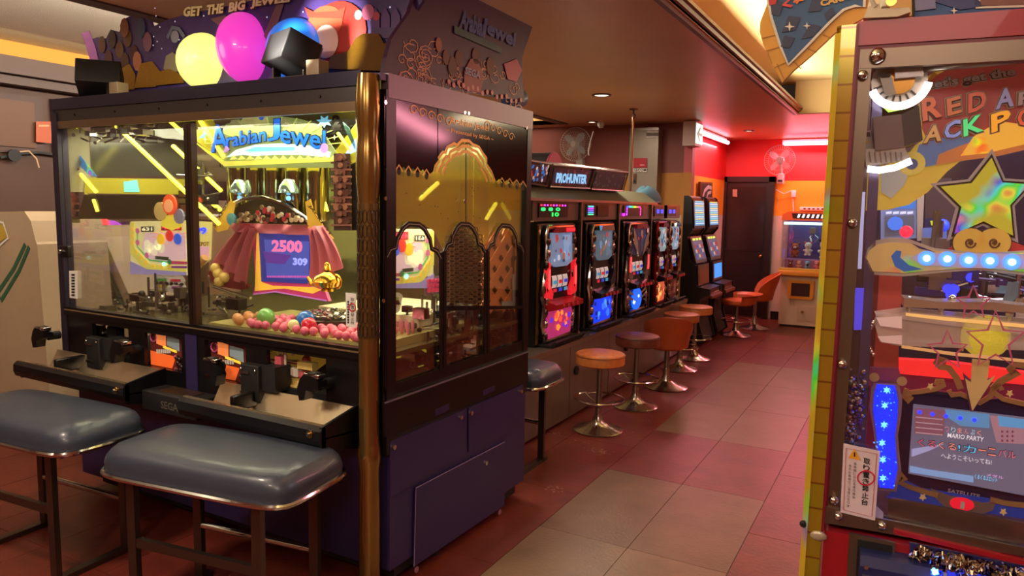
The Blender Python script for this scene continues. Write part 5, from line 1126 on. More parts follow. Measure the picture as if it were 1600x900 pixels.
def plush(x, y, z, s_, body, ear, label, dark=None):
    t = thing('plush_toy', label, 'plush toy', (x, y, z), 0, 'plush toys in the crane game')
    B = M(body, .9, bump=.5, bs=150); Er = M(ear, .9)
    q = MB(); q.ball((x, y, z+s_*.75), (s_*.6, s_*.5, s_*.75), B, 12); q.ball((x, y-s_*.1, z+s_*1.8), s_*.6, B, 14)
    for d in (-1, 1): q.ball((x+d*s_*.6, y-s_*.3, z+s_*.95), (s_*.2, s_*.3, s_*.2), B, 8); q.ball((x+d*s_*.35, y-s_*.45, z+s_*.2), (s_*.22, s_*.35, s_*.2), B, 8)
    q.build('body', t); q = MB()
    for d in (-1, 1): q.ball((x+d*s_*.5, y-.0, z+s_*2.3), s_*.22, Er, 10)
    q.build('ears', t); q = MB(); q.ball((x, y-s_*.65, z+s_*1.7), (s_*.25, s_*.15, s_*.18), M((235, 225, 205), .8), 8); q.ball((x, y-s_*.8, z+s_*1.75), s_*.07, BLACKM, 6)
    for d in (-1, 1): q.ball((x+d*s_*.2, y-s_*.63, z+s_*1.95), s_*.06, BLACKM, 6)
    q.build('face', t)
for a in ((-1.44, 10.98, .95, .085, (150, 84, 44), (120, 60, 30), 'brown plush bear hanging high at the left of the crane game'), (-1.27, 10.98, .98, .08, (225, 214, 196), (200, 90, 90), 'white plush toy with pink ears in the middle of the crane game'), (-1.05, 10.95, .95, .11, (232, 228, 222), (30, 26, 28), 'large white plush toy with black round ears at the right of the crane game'),
          (-1.46, 10.74, .80, .05, (120, 40, 36), (90, 30, 30), 'dark red plush toy low at the left of the crane game'), (-1.35, 10.76, .80, .05, (200, 150, 130), (170, 110, 90), 'small tan plush toy low behind the crane glass'), (-1.24, 10.74, .80, .05, (120, 190, 225), (90, 160, 200), 'light blue plush toy low behind the joystick'), (-1.12, 10.76, .80, .055, (225, 130, 140), (200, 90, 110), 'pink plush toy low behind the crane glass'), (-1.0, 10.74, .80, .05, (205, 60, 60), (160, 40, 40), 'bright red plush toy low at the right of the crane game')):
    plush(*a)
q = MB(); q.box((x0+.03, y0+.22, .79), (x1-.03, y1-.04, .93), M((150, 110, 150), .6)); q.build('toy_platform', t)

# ================================================================ WALL AND CEILING FITTINGS
def fan(cx, y, cz, wall_y, label, r=.2):
    t = thing('wall_fan', label, 'fan', (cx, wall_y, cz-.2), 0, 'white wall fans'); WH = M((176, 168, 160), .4)
    q = MB()
    for s_ in (0, 1):
        yy = y+(-.05 if s_ == 0 else .05)
        for k in range(40):
            a = 2*math.pi*k/40; q.tube([(cx+.03*math.cos(a), yy+(.0 if s_ else -.015), cz+.03*math.sin(a)), (cx+r*.7*math.cos(a), yy+(0 if s_ else -.01), cz+r*.7*math.sin(a)), (cx+r*math.cos(a), y, cz+r*math.sin(a))], .0016, WH, 4)
    for rr, dy in ((r, 0), (r*.7, -.055), (r*.35, -.06)): q.tube([(cx+rr*math.cos(a), y+dy, cz+rr*math.sin(a)) for a in [i*math.pi/16 for i in range(32)]], .004 if dy == 0 else .002, WH, 5, True)
    q.build('guard', t)
    q = MB()
    for k in range(4):
        a0 = k*math.pi/2+.4; vs = []
        for i in range(7):
            a = a0+i*.16; e = .5+.5*math.sin(math.pi*i/6); vs += [(cx+.035*math.cos(a), y+.012-.004*i, cz+.035*math.sin(a)), (cx+r*.85*e*math.cos(a), y+.02-.007*i, cz+r*.85*e*math.sin(a))]
        q.add(vs, [(2*i, 2*i+1, 2*i+3, 2*i+2) for i in range(6)], M((190, 195, 200), .3, alpha=.6), True)
    q.build('blades', t)
    q = MB(); q.tube([(cx, y-.07, cz), (cx, y-.05, cz)], .035, WH, 18); q.build('hub_badge', t)
    q = MB(); q.lathe([(0, -.02), (.05, -.02), (.06, .04), (.05, .1), (0, .12)], (0, 0, 0), WH, 16, T=Matrix.Translation((cx, y+.03, cz)) @ Matrix.Rotation(-math.pi/2, 4, 'X')); q.build('motor', t)
    q = MB(); q.box((cx-.045, wall_y-.1, cz-.33), (cx+.045, wall_y, cz-.18), WH, bev=.01); q.tube([(cx, wall_y-.05, cz-.2), (cx, y+.1, cz-.02)], .022, WH); q.build('wall_bracket', t)
    q = MB(); q.box((cx-.03, wall_y-.106, cz-.30), (cx+.03, wall_y-.1, cz-.27), BLACKM); q.build('control_strip', t)
fan(-1.72, 10.95, 2.32, 11.2, 'white wall fan on the red far wall above the crane game', .21)
fan(-3.80, 8.5, 2.39, 8.73, 'white wall fan on the maroon wall above the black half round case', .21)
q = MB(); FWc = Fr((0, 11.2, 0), (0, -1, 0)); q.tube([FWc.px(x, y, .01) for x, y in ((1208, 283), (1212, 296), (1225, 303), (1236, 298), (1238, 306))], .006, WHITE, 6); q.tube([FWc.px(x, y, .01) for x, y in ((1239, 310), (1240, 330), (1240, 360))], .008, WHITE, 6); tag(q.build('fan_cord'), 'thin white fan cord running down the orange band of the far wall', 'cord')
q = MB(); p = FWc.px(1240, 303); q.box((p.x-.03, 11.17, p.z-.05), (p.x+.03, 11.215, p.z+.05), WHITE, bev=.005); tag(q.build('wall_socket'), 'white wall socket on the far wall under the fan', 'socket')
t = thing('power_strip', 'white power strip on a dark rail above the crane game', 'power strip', FWc.px(1265, 326)); a = FWc.px(1250, 326); b = FWc.px(1295, 324)
q = MB(); q.box((a.x, 11.17, a.z-.025), (b.x, 11.215, a.z+.025), WHITE, bev=.004); o = q.build('body', t)
q = MB()
for i in range(6): q.box((a.x+.05+i*.06, 11.166, a.z-.01), (a.x+.08+i*.06, 11.17, a.z+.01), BLACKM)
q.build('sockets', o)
# exit sign
t = thing('exit_sign', 'lit green and white exit sign with left arrow hanging from the ceiling', 'sign', (-2.3, 8.62, 2.5)); q = MB(); q.box((-2.43, 8.50, 2.34), (-2.28, 8.8, 2.62), M((205, 190, 180), .5)); q.build('housing', t)
FX = Fr((-2.36, 8.5, 0), (.25, -1, 0)); FX = Fr((-2.36, 8.49, 0), (0, -1, 0)); q = MB(); q.box((-2.28, 8.50, 2.37), (-2.274, 8.80, 2.6), E((215, 245, 232), .95))
GRN_ = E((10, 105, 70), .5); FX2 = Fr((-2.273, 8.50, 2.37), (1, 0, 0)); FX1 = Fr((-2.415, 8.493, 2.37), (0, -1, 0))
for F, w_ in ((FX2, .30),): F.uv(q, [(.1*w_, .11), (.5*w_, .19), (.62*w_, .19), (.38*w_, .125), (.9*w_, .125), (.9*w_, .095), (.38*w_, .095), (.62*w_, .03), (.5*w_, .03)], GRN_, .001, .002)
q.build('lit_face', t)
# fluorescent tubes
for a, b, lb in (((-1.70, 11.1, 2.56), (-.2, 11.1, 2.56), 'glowing pink white fluorescent tube along the top of the far wall above the crane game'), ((-2.40, 9.3, 2.56), (-2.40, 10.7, 2.56), 'glowing fluorescent tube on the red alcove wall beside the exit sign')):
    t = thing('fluorescent_lamp', lb, 'lamp', a); q = MB(); q.tube([a, b], .026, E((255, 170, 205), 5.5), 12); q.build('tube', t)
    d = (Vector(b)-Vector(a)).normalized(); n_ = Vector((0, .045, 0)) if abs(d.x) > .5 else Vector((-.045, 0, 0)); q = MB(); pa = Vector(a)+n_; pb = Vector(b)+n_; q.box((min(pa.x, pb.x)-.025, min(pa.y, pb.y)-.02, 2.55), (max(pa.x, pb.x)+.025, max(pa.y, pb.y)+.02, 2.62), WHITE); q.build('fixture', t)
# recessed downlights
for x, y, r, lb in ((-2.606, 6.393, .09, 'nearest round downlight in the low brown ceiling'), (-3.506, 8.319, .07, 'small downlight near the maroon wall corner and fan'), (-1.964, 9.92, .07, 'round downlight in the ceiling before the red far wall'), (-.628, 10.3, .07, 'round downlight at the right end of the far ceiling')):
    t = thing('ceiling_downlight', lb, 'lamp', (x, y, ZC), 0, 'round ceiling downlights'); q = MB(); q.lathe([(r*.75, .0), (r*.78, -.012), (r, -.01), (r*1.02, 0)], (x, y, ZC), M((90, 60, 45), .4), 24); q.build('trim_ring', t)
    q = MB(); q.lathe([(0, -.004), (r*.76, -.004), (r*.76, 0), (0, 0)], (x, y, ZC), E((255, 236, 210), 3.0), 24); q.build('diffuser', t)
# security camera with cable
t = thing('ceiling_camera', 'tiny ceiling device with a white cable hanging beside the wall fan', 'camera', (-3.35, 8.3, 2.6)); q = MB(); q.lathe([(0, 0), (.04, 0), (.045, -.04), (.025, -.07), (0, -.07)], (-3.42, 8.4, ZC), WHITE, 14); q.build('body', t); q = MB(); FK = FrY(8.4); q.tube([FK.px(x, y) for x, y in ((927, 205), (922, 222), (919, 235), (920, 243))], .008, WHITE, 6); q.build('cable', t)
# vertical pipe hanging from the ceiling hook
t = thing('hanging_pole', 'slim brass coloured pole hanging from a ceiling hook before the steel locker', 'pole', (-2.654, 7.407, ZC)); q = MB(); q.lathe([(0, 0), (.045, 0), (.045, -.012), (0, -.012)], (-2.654, 7.407, ZC), BRASS, 16); q.tube([(-2.654, 7.407, ZC-.01), (-2.654, 7.407, ZC-.05), (-2.63, 7.4, ZC-.07), (-2.654, 7.4, ZC-.1)], .01, DSTEEL); q.build('hook', t)
q = MB(); q.tube([(-2.654, 7.407, ZC-.08), (-2.654, 7.407, 1.62)], .012, M((130, 90, 55), .3, .7), 10); q.build('pole', t)
# steel locker
FLk = Fr((0, 8.55, 0), (0, -1, 0)); t = thing('steel_locker', 'tall brushed grey steel locker door against the maroon wall', 'locker', (-2.95, 8.6, 0))
q = MB(); q.box((-3.10, 8.56, 0), (-2.74, 8.74, 2.56), M((150, 143, 130), .4, .35)); q.build('door_panel', t)
q = MB(); q.box((-3.10, 8.55, 2.54), (-2.74, 8.56, 2.57), STEEL); q.build('edge_trim', t)
q = MB(); p = FLk.px(992, 279); q.box((p.x-.02, 8.545, p.z-.06), (p.x+.025, 8.56, p.z+.06), CHROME); q.tube([(p.x, 8.53, p.z-.03), (p.x, 8.545, p.z-.03)], .012, BLACKM, 10); q.build('handle_lock', t)
q = MB(); FLk.poly(q, [(990, 247), (1011, 247), (1011, 262), (990, 262)], M((176, 24, 44), .5), .001, .002); FLk.poly(q, [(990, 263), (1011, 263), (1011, 269), (990, 269)], WHITE, .001, .002); FLk.text(q, 'SECOM', (991, 268), (1010, 268), (991, 263.5), BLACKM, .004, .03); FLk.poly(q, [(1000, 257), (1007, 257), (1007, 258.5), (1000, 258.5)], M((240, 170, 180), .5), .004); tag(q.build('security_sticker'), 'red and white security sticker reading SECOM on the steel locker', 'sticker')
q = MB(); FLk.poly(q, [(1011, 204), (1029, 204), (1029, 207), (1011, 207)], WHITE, .001, .001); FLk.poly(q, [(1010, 208), (1029, 208), (1029, 212), (1010, 212)], M((110, 100, 96), .5), .001, .001); FLk.poly(q, [(1010, 213), (1029, 213), (1029, 215.5), (1010, 215.5)], WHITE, .001, .001); tag(q.build('notice_label'), 'small white printed label at the top right of the steel locker', 'label')
# fire box and picture on the alcove wall
FAl = Fr((-2.5, 0, 0), (1, 0, 0)); FF = Fr((0, 11.2, 0), (0, -1, 0))
t = thing('framed_sign', 'small dark framed red sign on the red wall above the dark door corner', 'sign', (-2.7, 11.2, 2.2)); q = MB(); FF.poly(q, [(1112, 236), (1122, 236), (1122, 262), (1112, 262)], M((60, 24, 24), .4), 0, .03); q.build('frame', t); q = MB(); FF.poly(q, [(1114, 240), (1120, 240), (1120, 258), (1114, 258)], M((170, 60, 50), .4), .031, .003); q.build('panel', t)
t = thing('framed_picture', 'framed picture with pale curved pipes on the yellow band behind the blue screens', 'picture', (-2.5, 10.3, 1.8)); q = MB(); FAl.poly(q, [(1091, 284), (1110, 285), (1110, 312), (1091, 312)], M((110, 70, 44), .4), 0, .03); q.build('frame', t); q = MB(); FAl.poly(q, [(1093, 287), (1108, 288), (1108, 312), (1093, 312)], M((60, 50, 54), .4), .031, .002); FAl.line(q, [(1094, 308), (1097, 298), (1103, 292), (1108, 294)], .05, M((190, 175, 180), .4), .034, .003); FAl.line(q, [(1100, 310), (1102, 302), (1107, 300)], .04, M((190, 175, 180), .4), .034, .003); q.build('image', t)
q = MB(); FF.poly(q, [(1146, 296), (1153, 296), (1153, 308), (1146, 307)], M((190, 150, 130), .4), .05, .002); tag(q.build('door_notice'), 'small pale notice on the glass of the dark door', 'notice')
# floor scuffs
q = MB(); r = random.Random(2); SC = M((170, 140, 120), .6)
for px_, py_, n in ((870, 677, 26), (935, 705, 60), (865, 765, 20), (1010, 658, 14), (980, 678, 10), (1220, 545, 16), (1190, 552, 12), (905, 690, 14)):
    d = ray_floor = Fr((0, 0, .0005), (0, 0, 1), (1, 0, 0)).px(px_, py_)
    for k in range(n):
        a = r.uniform(0, 6.28); s_ = r.uniform(.002, .008); p = d+Vector((r.gauss(0, .045), r.gauss(0, .03), 0)); P = [p+Vector((s_*math.cos(j*1.05+a)*r.uniform(.5, 1.5), s_*math.sin(j*1.05+a)*r.uniform(.4, 1), 0)) for j in range(6)]; q.add(P, [list(range(6))], SC)
tag(q.build('floor_scuffs'), 'pale worn scuff marks on the red floor near the stools', 'scuff marks', kind='stuff')
# ================================================================ PRIZE MEDAL MACHINE (right foreground)
K5 = 1.826      # everything below was measured for a cabinet 1.15 m away; its real distance is 2.1 m
class FrK(Fr):
    def back(s, d): return FrK(s.o-s.n*d*K5, s.n, s.u)
    def px(s, x, y, d=0): return Fr.px(s, x, y, d*K5)
    def plate(s, mb, pts, m, d=0, th=.002): Fr.plate(s, mb, pts, m, d*K5, th*K5)
    def disc(s, mb, c, r, m, d=0, th=.002, seg=16, ry=None): Fr.disc(s, mb, c, r*K5, m, d, th, seg, (ry or r)*K5)
    def line(s, mb, pts, w, m, d=0, th=.002, closed=False, raw=False): Fr.line(s, mb, pts, w*K5, m, d, th, closed, raw)
    def text(s, mb, txt, bl, br, tl, m, d=0, bold=0, **k): Fr.text(s, mb, txt, bl, br, tl, m, d*K5, bold, **k)
class MBK(MB):
    def _k(s): return K5 if abs(s.T.median_scale-1) < .01 else 1
    def tube(s, pts, r, m, *a, **k): return MB.tube(s, pts, r*s._k(), m, *a, **k)
    def ball(s, c, r, m, *a, **k):
        r = [v*s._k() for v in r] if isinstance(r, (list, tuple)) else r*s._k(); return MB.ball(s, c, r, m, *a, **k)
A5 = R_(4.8); RC0 = Vector((-.2045, 2.10, 0)); TR = Matrix.Translation(RC0+Vector((0, 0, 1.6))) @ Matrix.Rotation(A5, 4, 'Z') @ Matrix.Scale(K5, 4) @ Matrix.Translation((.028, 0, -1.6)); RN = Vector((math.sin(A5), -math.cos(A5), 0))*K5
rm = thing('medal_machine', 'red framed glass medal machine at the right edge with gold brick corner and star ornament', 'arcade machine', tuple(RC0), A5)
G0 = FrK(RC0, RN); RDM = M((160, 20, 34), .38, coat=.1); RFR = M((120, 22, 40), .4); BST = M((120, 104, 90), .35, .8); WD = 1.15; DP = .68
q = MBK(TR); q.box((.0, .0, .78), (WD, DP, 1.12), RDM); q.box((.03, .03, .7238), (WD-.03, DP-.03, .78), BLACKM)
q.build('lower_body', rm)
q = MBK(TR); q.box((-.003, -.003, 1.833), (WD, DP, 1.866), RDM); q.box((.0, .0, 1.828), (WD, .03, 1.833), RFR); q.build('top_fascia', rm)
for a, b in (((-.003, -.0, 1.12), (.002, .04, 1.834)), ((WD-.03, .0, 1.12), (WD, .04, 1.834)), ((0, DP-.03, 1.12), (.03, DP, 1.834)), ((WD-.03, DP-.03, 1.12), (WD, DP, 1.834))):
    q = MBK(TR); q.box(a, b, RFR); q.build('frame_post', rm)
# steel window frame
q = MBK(TR); q.box((.002, .0, 1.802), (WD-.03, .012, 1.829), BST); q.box((.002, .001, 1.15), (.018, .012, 1.803), BST)
q.build('window_frame', rm); q = MBK(); G0.poly(q, [(1286, 790), (1388, 812), (1600, 855), (1600, 868), (1289, 816)], BST, -.003, .006)
q.build('window_sill', rm)
for p in ((1348, 118), (1371, 88), (1332, 348), (1316, 568), (1303, 780), (1310, 805), (1378, 820)):
    q = MBK(); c_ = G0.px(*p); q.ball(c_+RN*.004, .007 if p != (1371, 88) else .011, CHROME, 12); q.build('screw', rm)
q = MBK(TR); q.box((.018, .006, 1.13), (WD-.03, .008, 1.805), GLASS); q.build('glass_pane', rm)
q = MBK(TR); q.box((.004, .05, 1.13), (.008, DP-.04, 1.83), GLASS); q.build('glass_pane', rm)
# gold brick corner strip, chamfered
def brickmat(base, sc):
    mt = M(base, .18, .35, coat=.4).copy(); nt = mt.node_tree; b = nt.nodes['Principled BSDF']
    tc = nt.nodes.new('ShaderNodeTexCoord'); mp = nt.nodes.new('ShaderNodeMapping'); mp.inputs['Rotation'].default_value = (math.pi/2, 0, 0)
    br = nt.nodes.new('ShaderNodeTexBrick'); br.inputs['Scale'].default_value = sc; br.inputs['Mortar Size'].default_value = .012; br.inputs['Color1'].default_value = lin(base)+(1,); br.inputs['Color2'].default_value = lin((min(255, base[0]-15), base[1]+12, base[2]-10))+(1,); br.inputs['Mortar'].default_value = lin((130, 84, 28))+(1,)
    br.inputs['Brick Width'].default_value = .6; br.inputs['Row Height'].default_value = .3
    nt.links.new(tc.outputs['Object'], mp.inputs[0]); nt.links.new(mp.outputs[0], br.inputs['Vector']); nt.links.new(br.outputs['Color'], b.inputs['Base Color']); return mt
BRK = brickmat((172, 130, 38), 4.2)
q = MBK(TR); zt = 1.862
q.prism([(-.004, -.005), (-.024, -.005), (-.030, .003), (-.030, .05), (-.026, .05), (-.026, .004), (-.022, .0), (-.004, .0)], 'Z', .735, zt, BRK)
q.prism([(-.003, -.001), (-.024, -.001), (-.028, .005), (-.028, .06), (-.003, .06)], 'Z', .73, zt-.005, M((120, 84, 40), .4)); o = q.build('gold_corner_strip', rm)
q = MBK(TR); q.prism([(-.024, -.0065), (-.032, .003), (-.031, .003), (-.024, -.0055)], 'Z', .74, zt-.01, rainbow((200, 170, 50), 5, .0, .15, .9)); q.build('holographic_edge', o)
q = MBK(TR); q.prism([(-.005, -.0055), (-.001, -.0055), (-.001, .0), (-.005, .0)], 'Z', 1.12, zt, RFR); q.build('red_edging', o)
q = MBK(TR); q.ball((-.008, -.006, 1.112), (.012, .003, .008), M((190, 180, 160), .3, .4), 8); q.ball((-.03, -.002, 1.125), (.006, .003, .006), BLACKM, 8); q.build('torn_tape', o)
# interior back and floor
q = MBK(TR); q.box((.02, DP-.04, 1.13), (WD-.03, DP-.035, 1.83), M((70, 62, 84), .15, .7)); q.build('back_mirror', rm)
q = MBK(TR); q.box((.004, .02, 1.125), (WD-.03, DP-.04, 1.13), M((90, 60, 90), .3, .3)); q.build('interior_floor', rm)
g = G0.back
# left inner acrylic post
for x0_, x1_, m_ in ((1356, 1372, M((96, 88, 130), .2, .3)), (1338, 1354, M((84, 66, 72), .3, .4))):
    q = MBK(); F = g(.06); F.poly(q, [(x0_+10, 100), (x1_+10, 100), (x1_-25, 800), (x0_-25, 800)], m_, -.01, .01); q.build('inner_post', rm)
q = MBK(); F = g(.05); F.poly(q, [(1346, 300), (1352, 300), (1346, 420), (1340, 420)], E((190, 190, 240), .5)); F.poly(q, [(1336, 450), (1350, 450), (1346, 515), (1334, 515)], E((80, 70, 220), .7), .001); q.build('acrylic_light_strip', rm)
# spotlights with bright ring
def spot(c_, r, F, arc, name='spotlight'):
    q = MBK(); c3 = F.px(*c_); q.tube([c3-RN*.02, c3+RN*.01], r, M((170, 160, 150), .3, .5), 24); q.tube([c3+RN*.01, c3+RN*.02], r*.55, BRASS, 18)
    for k in range(7): 
        a = math.pi*(1.1+.11*k); q.tube([c3+RN*.012+F.u*r*K5*.6*math.cos(a)+F.v*r*K5*.6*math.sin(a), c3+RN*.012+F.u*r*K5*.92*math.cos(a)+F.v*r*K5*.92*math.sin(a)], .0018, BLACKM, 4)
    o = q.build(name, rm); k = MBK(); n = 24
    P = [c3+RN*.006+F.u*r*K5*1.02*math.cos(arc[0]+(arc[1]-arc[0])*i/n)+F.v*r*K5*1.02*math.sin(arc[0]+(arc[1]-arc[0])*i/n) for i in range(n+1)]
    F.line(k, P, r*.28, E((255, 248, 240), 6), .012, .004, raw=True); k.build('light_ring', o)
F1 = g(.05); spot((1404, 128), .036, F1, (-2.75, -.15))
q = MBK(); F1.poly(q, [(1396, 110), (1438, 106), (1440, 124), (1396, 128)], M((150, 140, 140), .3, .7), .01, .02); F1.poly(q, [(1372, 120), (1390, 117), (1398, 150), (1382, 153)], M((120, 112, 105), .3, .6), .014, .01); F1.poly(q, [(1370, 119), (1389, 118), (1389, 124), (1370, 125)], BLACKM, .026, .004)
q.tube([F1.px(1438, 111, .02), F1.px(1640, 92, .02)], .006, STEEL, 8); q.build('spotlight_bracket', rm)
q = MBK(); c3 = F1.px(1383, 236); F1.poly(q, [(1350, 236), (1410, 232), (1420, 250), (1352, 262)], M((165, 160, 158), .25, .8), 0, .03)
for i in range(7): F1.poly(q, [(1356+i*8, 240), (1358+i*8, 240), (1360+i*8, 256), (1358+i*8, 256)], M((90, 80, 80), .4), .031, .002)
o = q.build('spotlight', rm); k = MBK(); F1.line(k, [(1354, 266), (1372, 268), (1396, 264), (1420, 254)], .009, E((255, 248, 240), 6), .034, .004); k.build('light_ring', o)
q = MBK(); F1.poly(q, [(1362, 188), (1405, 183), (1410, 232), (1366, 238)], M((112, 92, 100), .4), .006, .03); F1.poly(q, [(1405, 183), (1432, 170), (1438, 222), (1410, 232)], M((44, 36, 44), .4), .004, .03); q.build('speaker_box', rm)
q = MBK(); F1.poly(q, [(1352, 204), (1360, 204), (1366, 238), (1349, 238)], M((200, 190, 190), .5), .002, .002); F1.poly(q, [(1353, 207), (1359, 207), (1360, 214), (1353, 214)], BLACKM, .005, .001); F1.poly(q, [(1354, 218), (1358, 224), (1352, 224)], M((220, 180, 60), .4), .005, .001); q.build('caution_sticker', rm)
q = MBK(); F1.poly(q, [(1376, 165), (1412, 160), (1418, 170), (1388, 176)], E((150, 215, 60), .6), .001, .003); q.build('green_lamp', rm)
# jackpot signboard
F2 = g(.10)
q = MBK(); FB2 = F2
FB2.poly(q, [(1436, 128), (1470, 106), (1620, 84), (1680, 80), (1680, 210), (1600, 234), (1540, 244), (1500, 252), (1480, 268), (1450, 300), (1420, 320), (1386, 328), (1352, 329), (1352, 262), (1384, 258), (1420, 240), (1440, 214), (1436, 180)], M((226, 190, 70), .35, 0, .22), -.01, .01)
FB2.poly(q, [(1444, 128), (1478, 110), (1680, 86), (1680, 200), (1450, 222), (1440, 200)], M((176, 66, 62), .35, 0, .15), .001); FB2.poly(q, [(1480, 96), (1680, 76), (1680, 90), (1500, 108)], rainbow((150, 60, 90), 12, .4), .002)
FB2.poly(q, [(1436, 226), (1470, 216), (1560, 212), (1540, 232), (1500, 244), (1470, 256), (1440, 262), (1430, 244)], M((96, 130, 190), .35, 0, .15), .003)
FB2.poly(q, [(1560, 206), (1680, 190), (1680, 216), (1560, 244), (1500, 252), (1462, 258), (1466, 242), (1490, 232)], M((216, 130, 70), .35, 0, .2), .004)
FB2.poly(q, [(1376, 270), (1400, 264), (1420, 270), (1412, 290), (1392, 310), (1376, 300)], M((200, 198, 190), .4, 0, .12), .004)
FB2.poly(q, [(1440, 100), (1452, 90), (1462, 98), (1458, 108)], M((220, 200, 110), .4), .003); FB2.poly(q, [(1440, 140), (1458, 112), (1464, 118), (1444, 136)], M((230, 170, 60), .4), .004)
FB2.disc(q, (1424, 256), .018, M((228, 200, 90), .35, 0, .2), .005, .002, 18); FB2.disc(q, (1424, 257), .008, M((90, 110, 180), .35), .0075, .001, 14)
FB2.poly(q, [(1500, 244), (1520, 214), (1560, 190), (1600, 196), (1640, 200), (1600, 226), (1540, 240)], rainbow((230, 170, 60), 16, .6, .25, 1), .006, .001)
o = q.build('jackpot_board', rm)
k = MBK(); DKB = M((60, 40, 50), .4)
def T3(txt, bl, br, tl, m_, b=.04):
    FB2.text(k, txt, (bl[0]-1.5, bl[1]+1.5), (br[0]+1.5, br[1]+1.5), (tl[0]-1.5, tl[1]-1.5), M((200, 176, 150), .4), .0075, b+.06); FB2.text(k, txt, bl, br, tl, DKB, .009, b+.03); FB2.text(k, txt, (bl[0]+.8, bl[1]-.8), (br[0]-.8, br[1]-.8), (tl[0]+.8, tl[1]+.8), m_, .0115, b-.01)
T3("Let's get the", (1446, 146), (1586, 124), (1444, 128), M((196, 186, 176), .35))
T3('R', (1440, 192), (1472, 184), (1437, 156), M((214, 100, 62), .3, 0, .3)); T3('E', (1478, 184), (1502, 178), (1476, 156), M((206, 110, 70), .3, 0, .3)); T3('D', (1510, 180), (1540, 172), (1510, 148), M((206, 90, 66), .3, 0, .3))
T3('A', (1552, 174), (1582, 168), (1554, 142), M((150, 140, 180), .3, 0, .3)); T3('R', (1587, 168), (1616, 162), (1588, 146), M((160, 130, 120), .3, 0, .3))
T3('J', (1412, 232), (1436, 226), (1410, 200), M((214, 164, 70), .3, 0, .3)); T3('A', (1440, 226), (1470, 222), (1444, 198), M((220, 164, 100), .3, 0, .3)); T3('C', (1473, 222), (1500, 214), (1473, 194), M((140, 150, 220), .3, 0, .4)); T3('K', (1503, 216), (1536, 206), (1502, 188), M((80, 220, 130), .3, 0, .6)); T3('P', (1546, 210), (1578, 200), (1545, 180), M((240, 160, 40), .3, 0, .6)); T3('OT', (1586, 202), (1640, 192), (1586, 172), M((220, 90, 60), .3, 0, .4))
k.build('sign_lettering', o)
# big star
F3 = g(.08); ST = [(1549, 242), (1567, 283), (1612, 286), (1580, 321), (1585, 372), (1536, 348), (1487, 369), (1499, 324), (1464, 290), (1516, 284)]
cx = 1538; cy = 315
q = MBK(); sc = lambda f: [(cx+(x-cx)*f, cy+(y-cy)*f) for x, y in ST]
F3.poly(q, sc(1.13), M((205, 196, 200), .35), -.006, .006); F3.poly(q, sc(1.02), BLACK, .001, .001); F3.poly(q, sc(.93), rainbow((196, 186, 60), 14, .35, .2, .9), .003, .003); q.build('star_ornament', rm)
q = MBK()
for x in (1514, 1551):
    F3.disc(q, (x, 379), .0225, M((70, 50, 40), .4), .004, .001, 20); F3.disc(q, (x, 379), .021, M((225, 180, 80), .35, 0, .2), .006, .002, 20)
    F3.line(q, [(x+(9-.5*i)*math.cos(i*.6), 379+(9-.5*i)*math.sin(i*.6)) for i in range(14)], .0025, M((120, 70, 40), .4), .009, .001)
    F3.poly(q, star_px(x, 379, 5, 5, 0, 5), M((110, 66, 36), .4), .010)
F3.poly(q, [(1478, 392), (1500, 372), (1566, 372), (1600, 384), (1600, 394), (1536, 388)], M((190, 50, 50), .35, 0, .2), .0); q.build('scroll_ornament', rm)
# ribbon with LED bar
q = MBK(); RB = [(1352, 402), (1356, 388), (1368, 376), (1392, 371), (1420, 373), (1444, 382), (1462, 388), (1500, 392), (1532, 395), (1600, 392), (1680, 392), (1680, 436), (1600, 430), (1532, 422), (1480, 425), (1412, 432), (1362, 429)]
F4 = g(.06); F4.poly(q, RB, M((206, 196, 190), .35), -.006, .006); c4 = (1480, 405); F4.poly(q, [(c4[0]+(x-c4[0])*.985, c4[1]+(y-c4[1])*.78) for x, y in RB], rainbow((216, 176, 110), 9, .25, .25, .9), .001, .002)
F4.poly(q, [(1392, 400), (1400, 391), (1408, 392), (1406, 402), (1420, 414), (1440, 420), (1412, 424), (1398, 416)], M((30, 100, 180), .35, 0, .3), .004, .002); F4.poly(q, [(1424, 380), (1446, 388), (1462, 394), (1436, 388)], M((34, 40, 120), .35), .004)
F4.poly(q, [(1420, 402), (1440, 394), (1500, 396), (1600, 396), (1680, 398), (1680, 424), (1600, 420), (1500, 418), (1440, 414)], M((206, 196, 214), .35, 0, .15), .004, .002)
o = q.build('ribbon_board', rm)
for x, y in ((1447, 403), (1479, 404), (1512, 406), (1545, 407), (1579, 409), (1613, 411)):
    k = MBK(); F4.disc(k, (x, y), .0045, E((190, 235, 255), 6), .009, .002, 12); F4.disc(k, (x, y), .011, E((80, 140, 255), 1.2), .007, .001, 16); k.build('led', o)
k = MBK(); k.ball(F4.px(1416, 362, .0), .009, E((235, 40, 70), 1.2), 12); k.build('red_lamp', o)
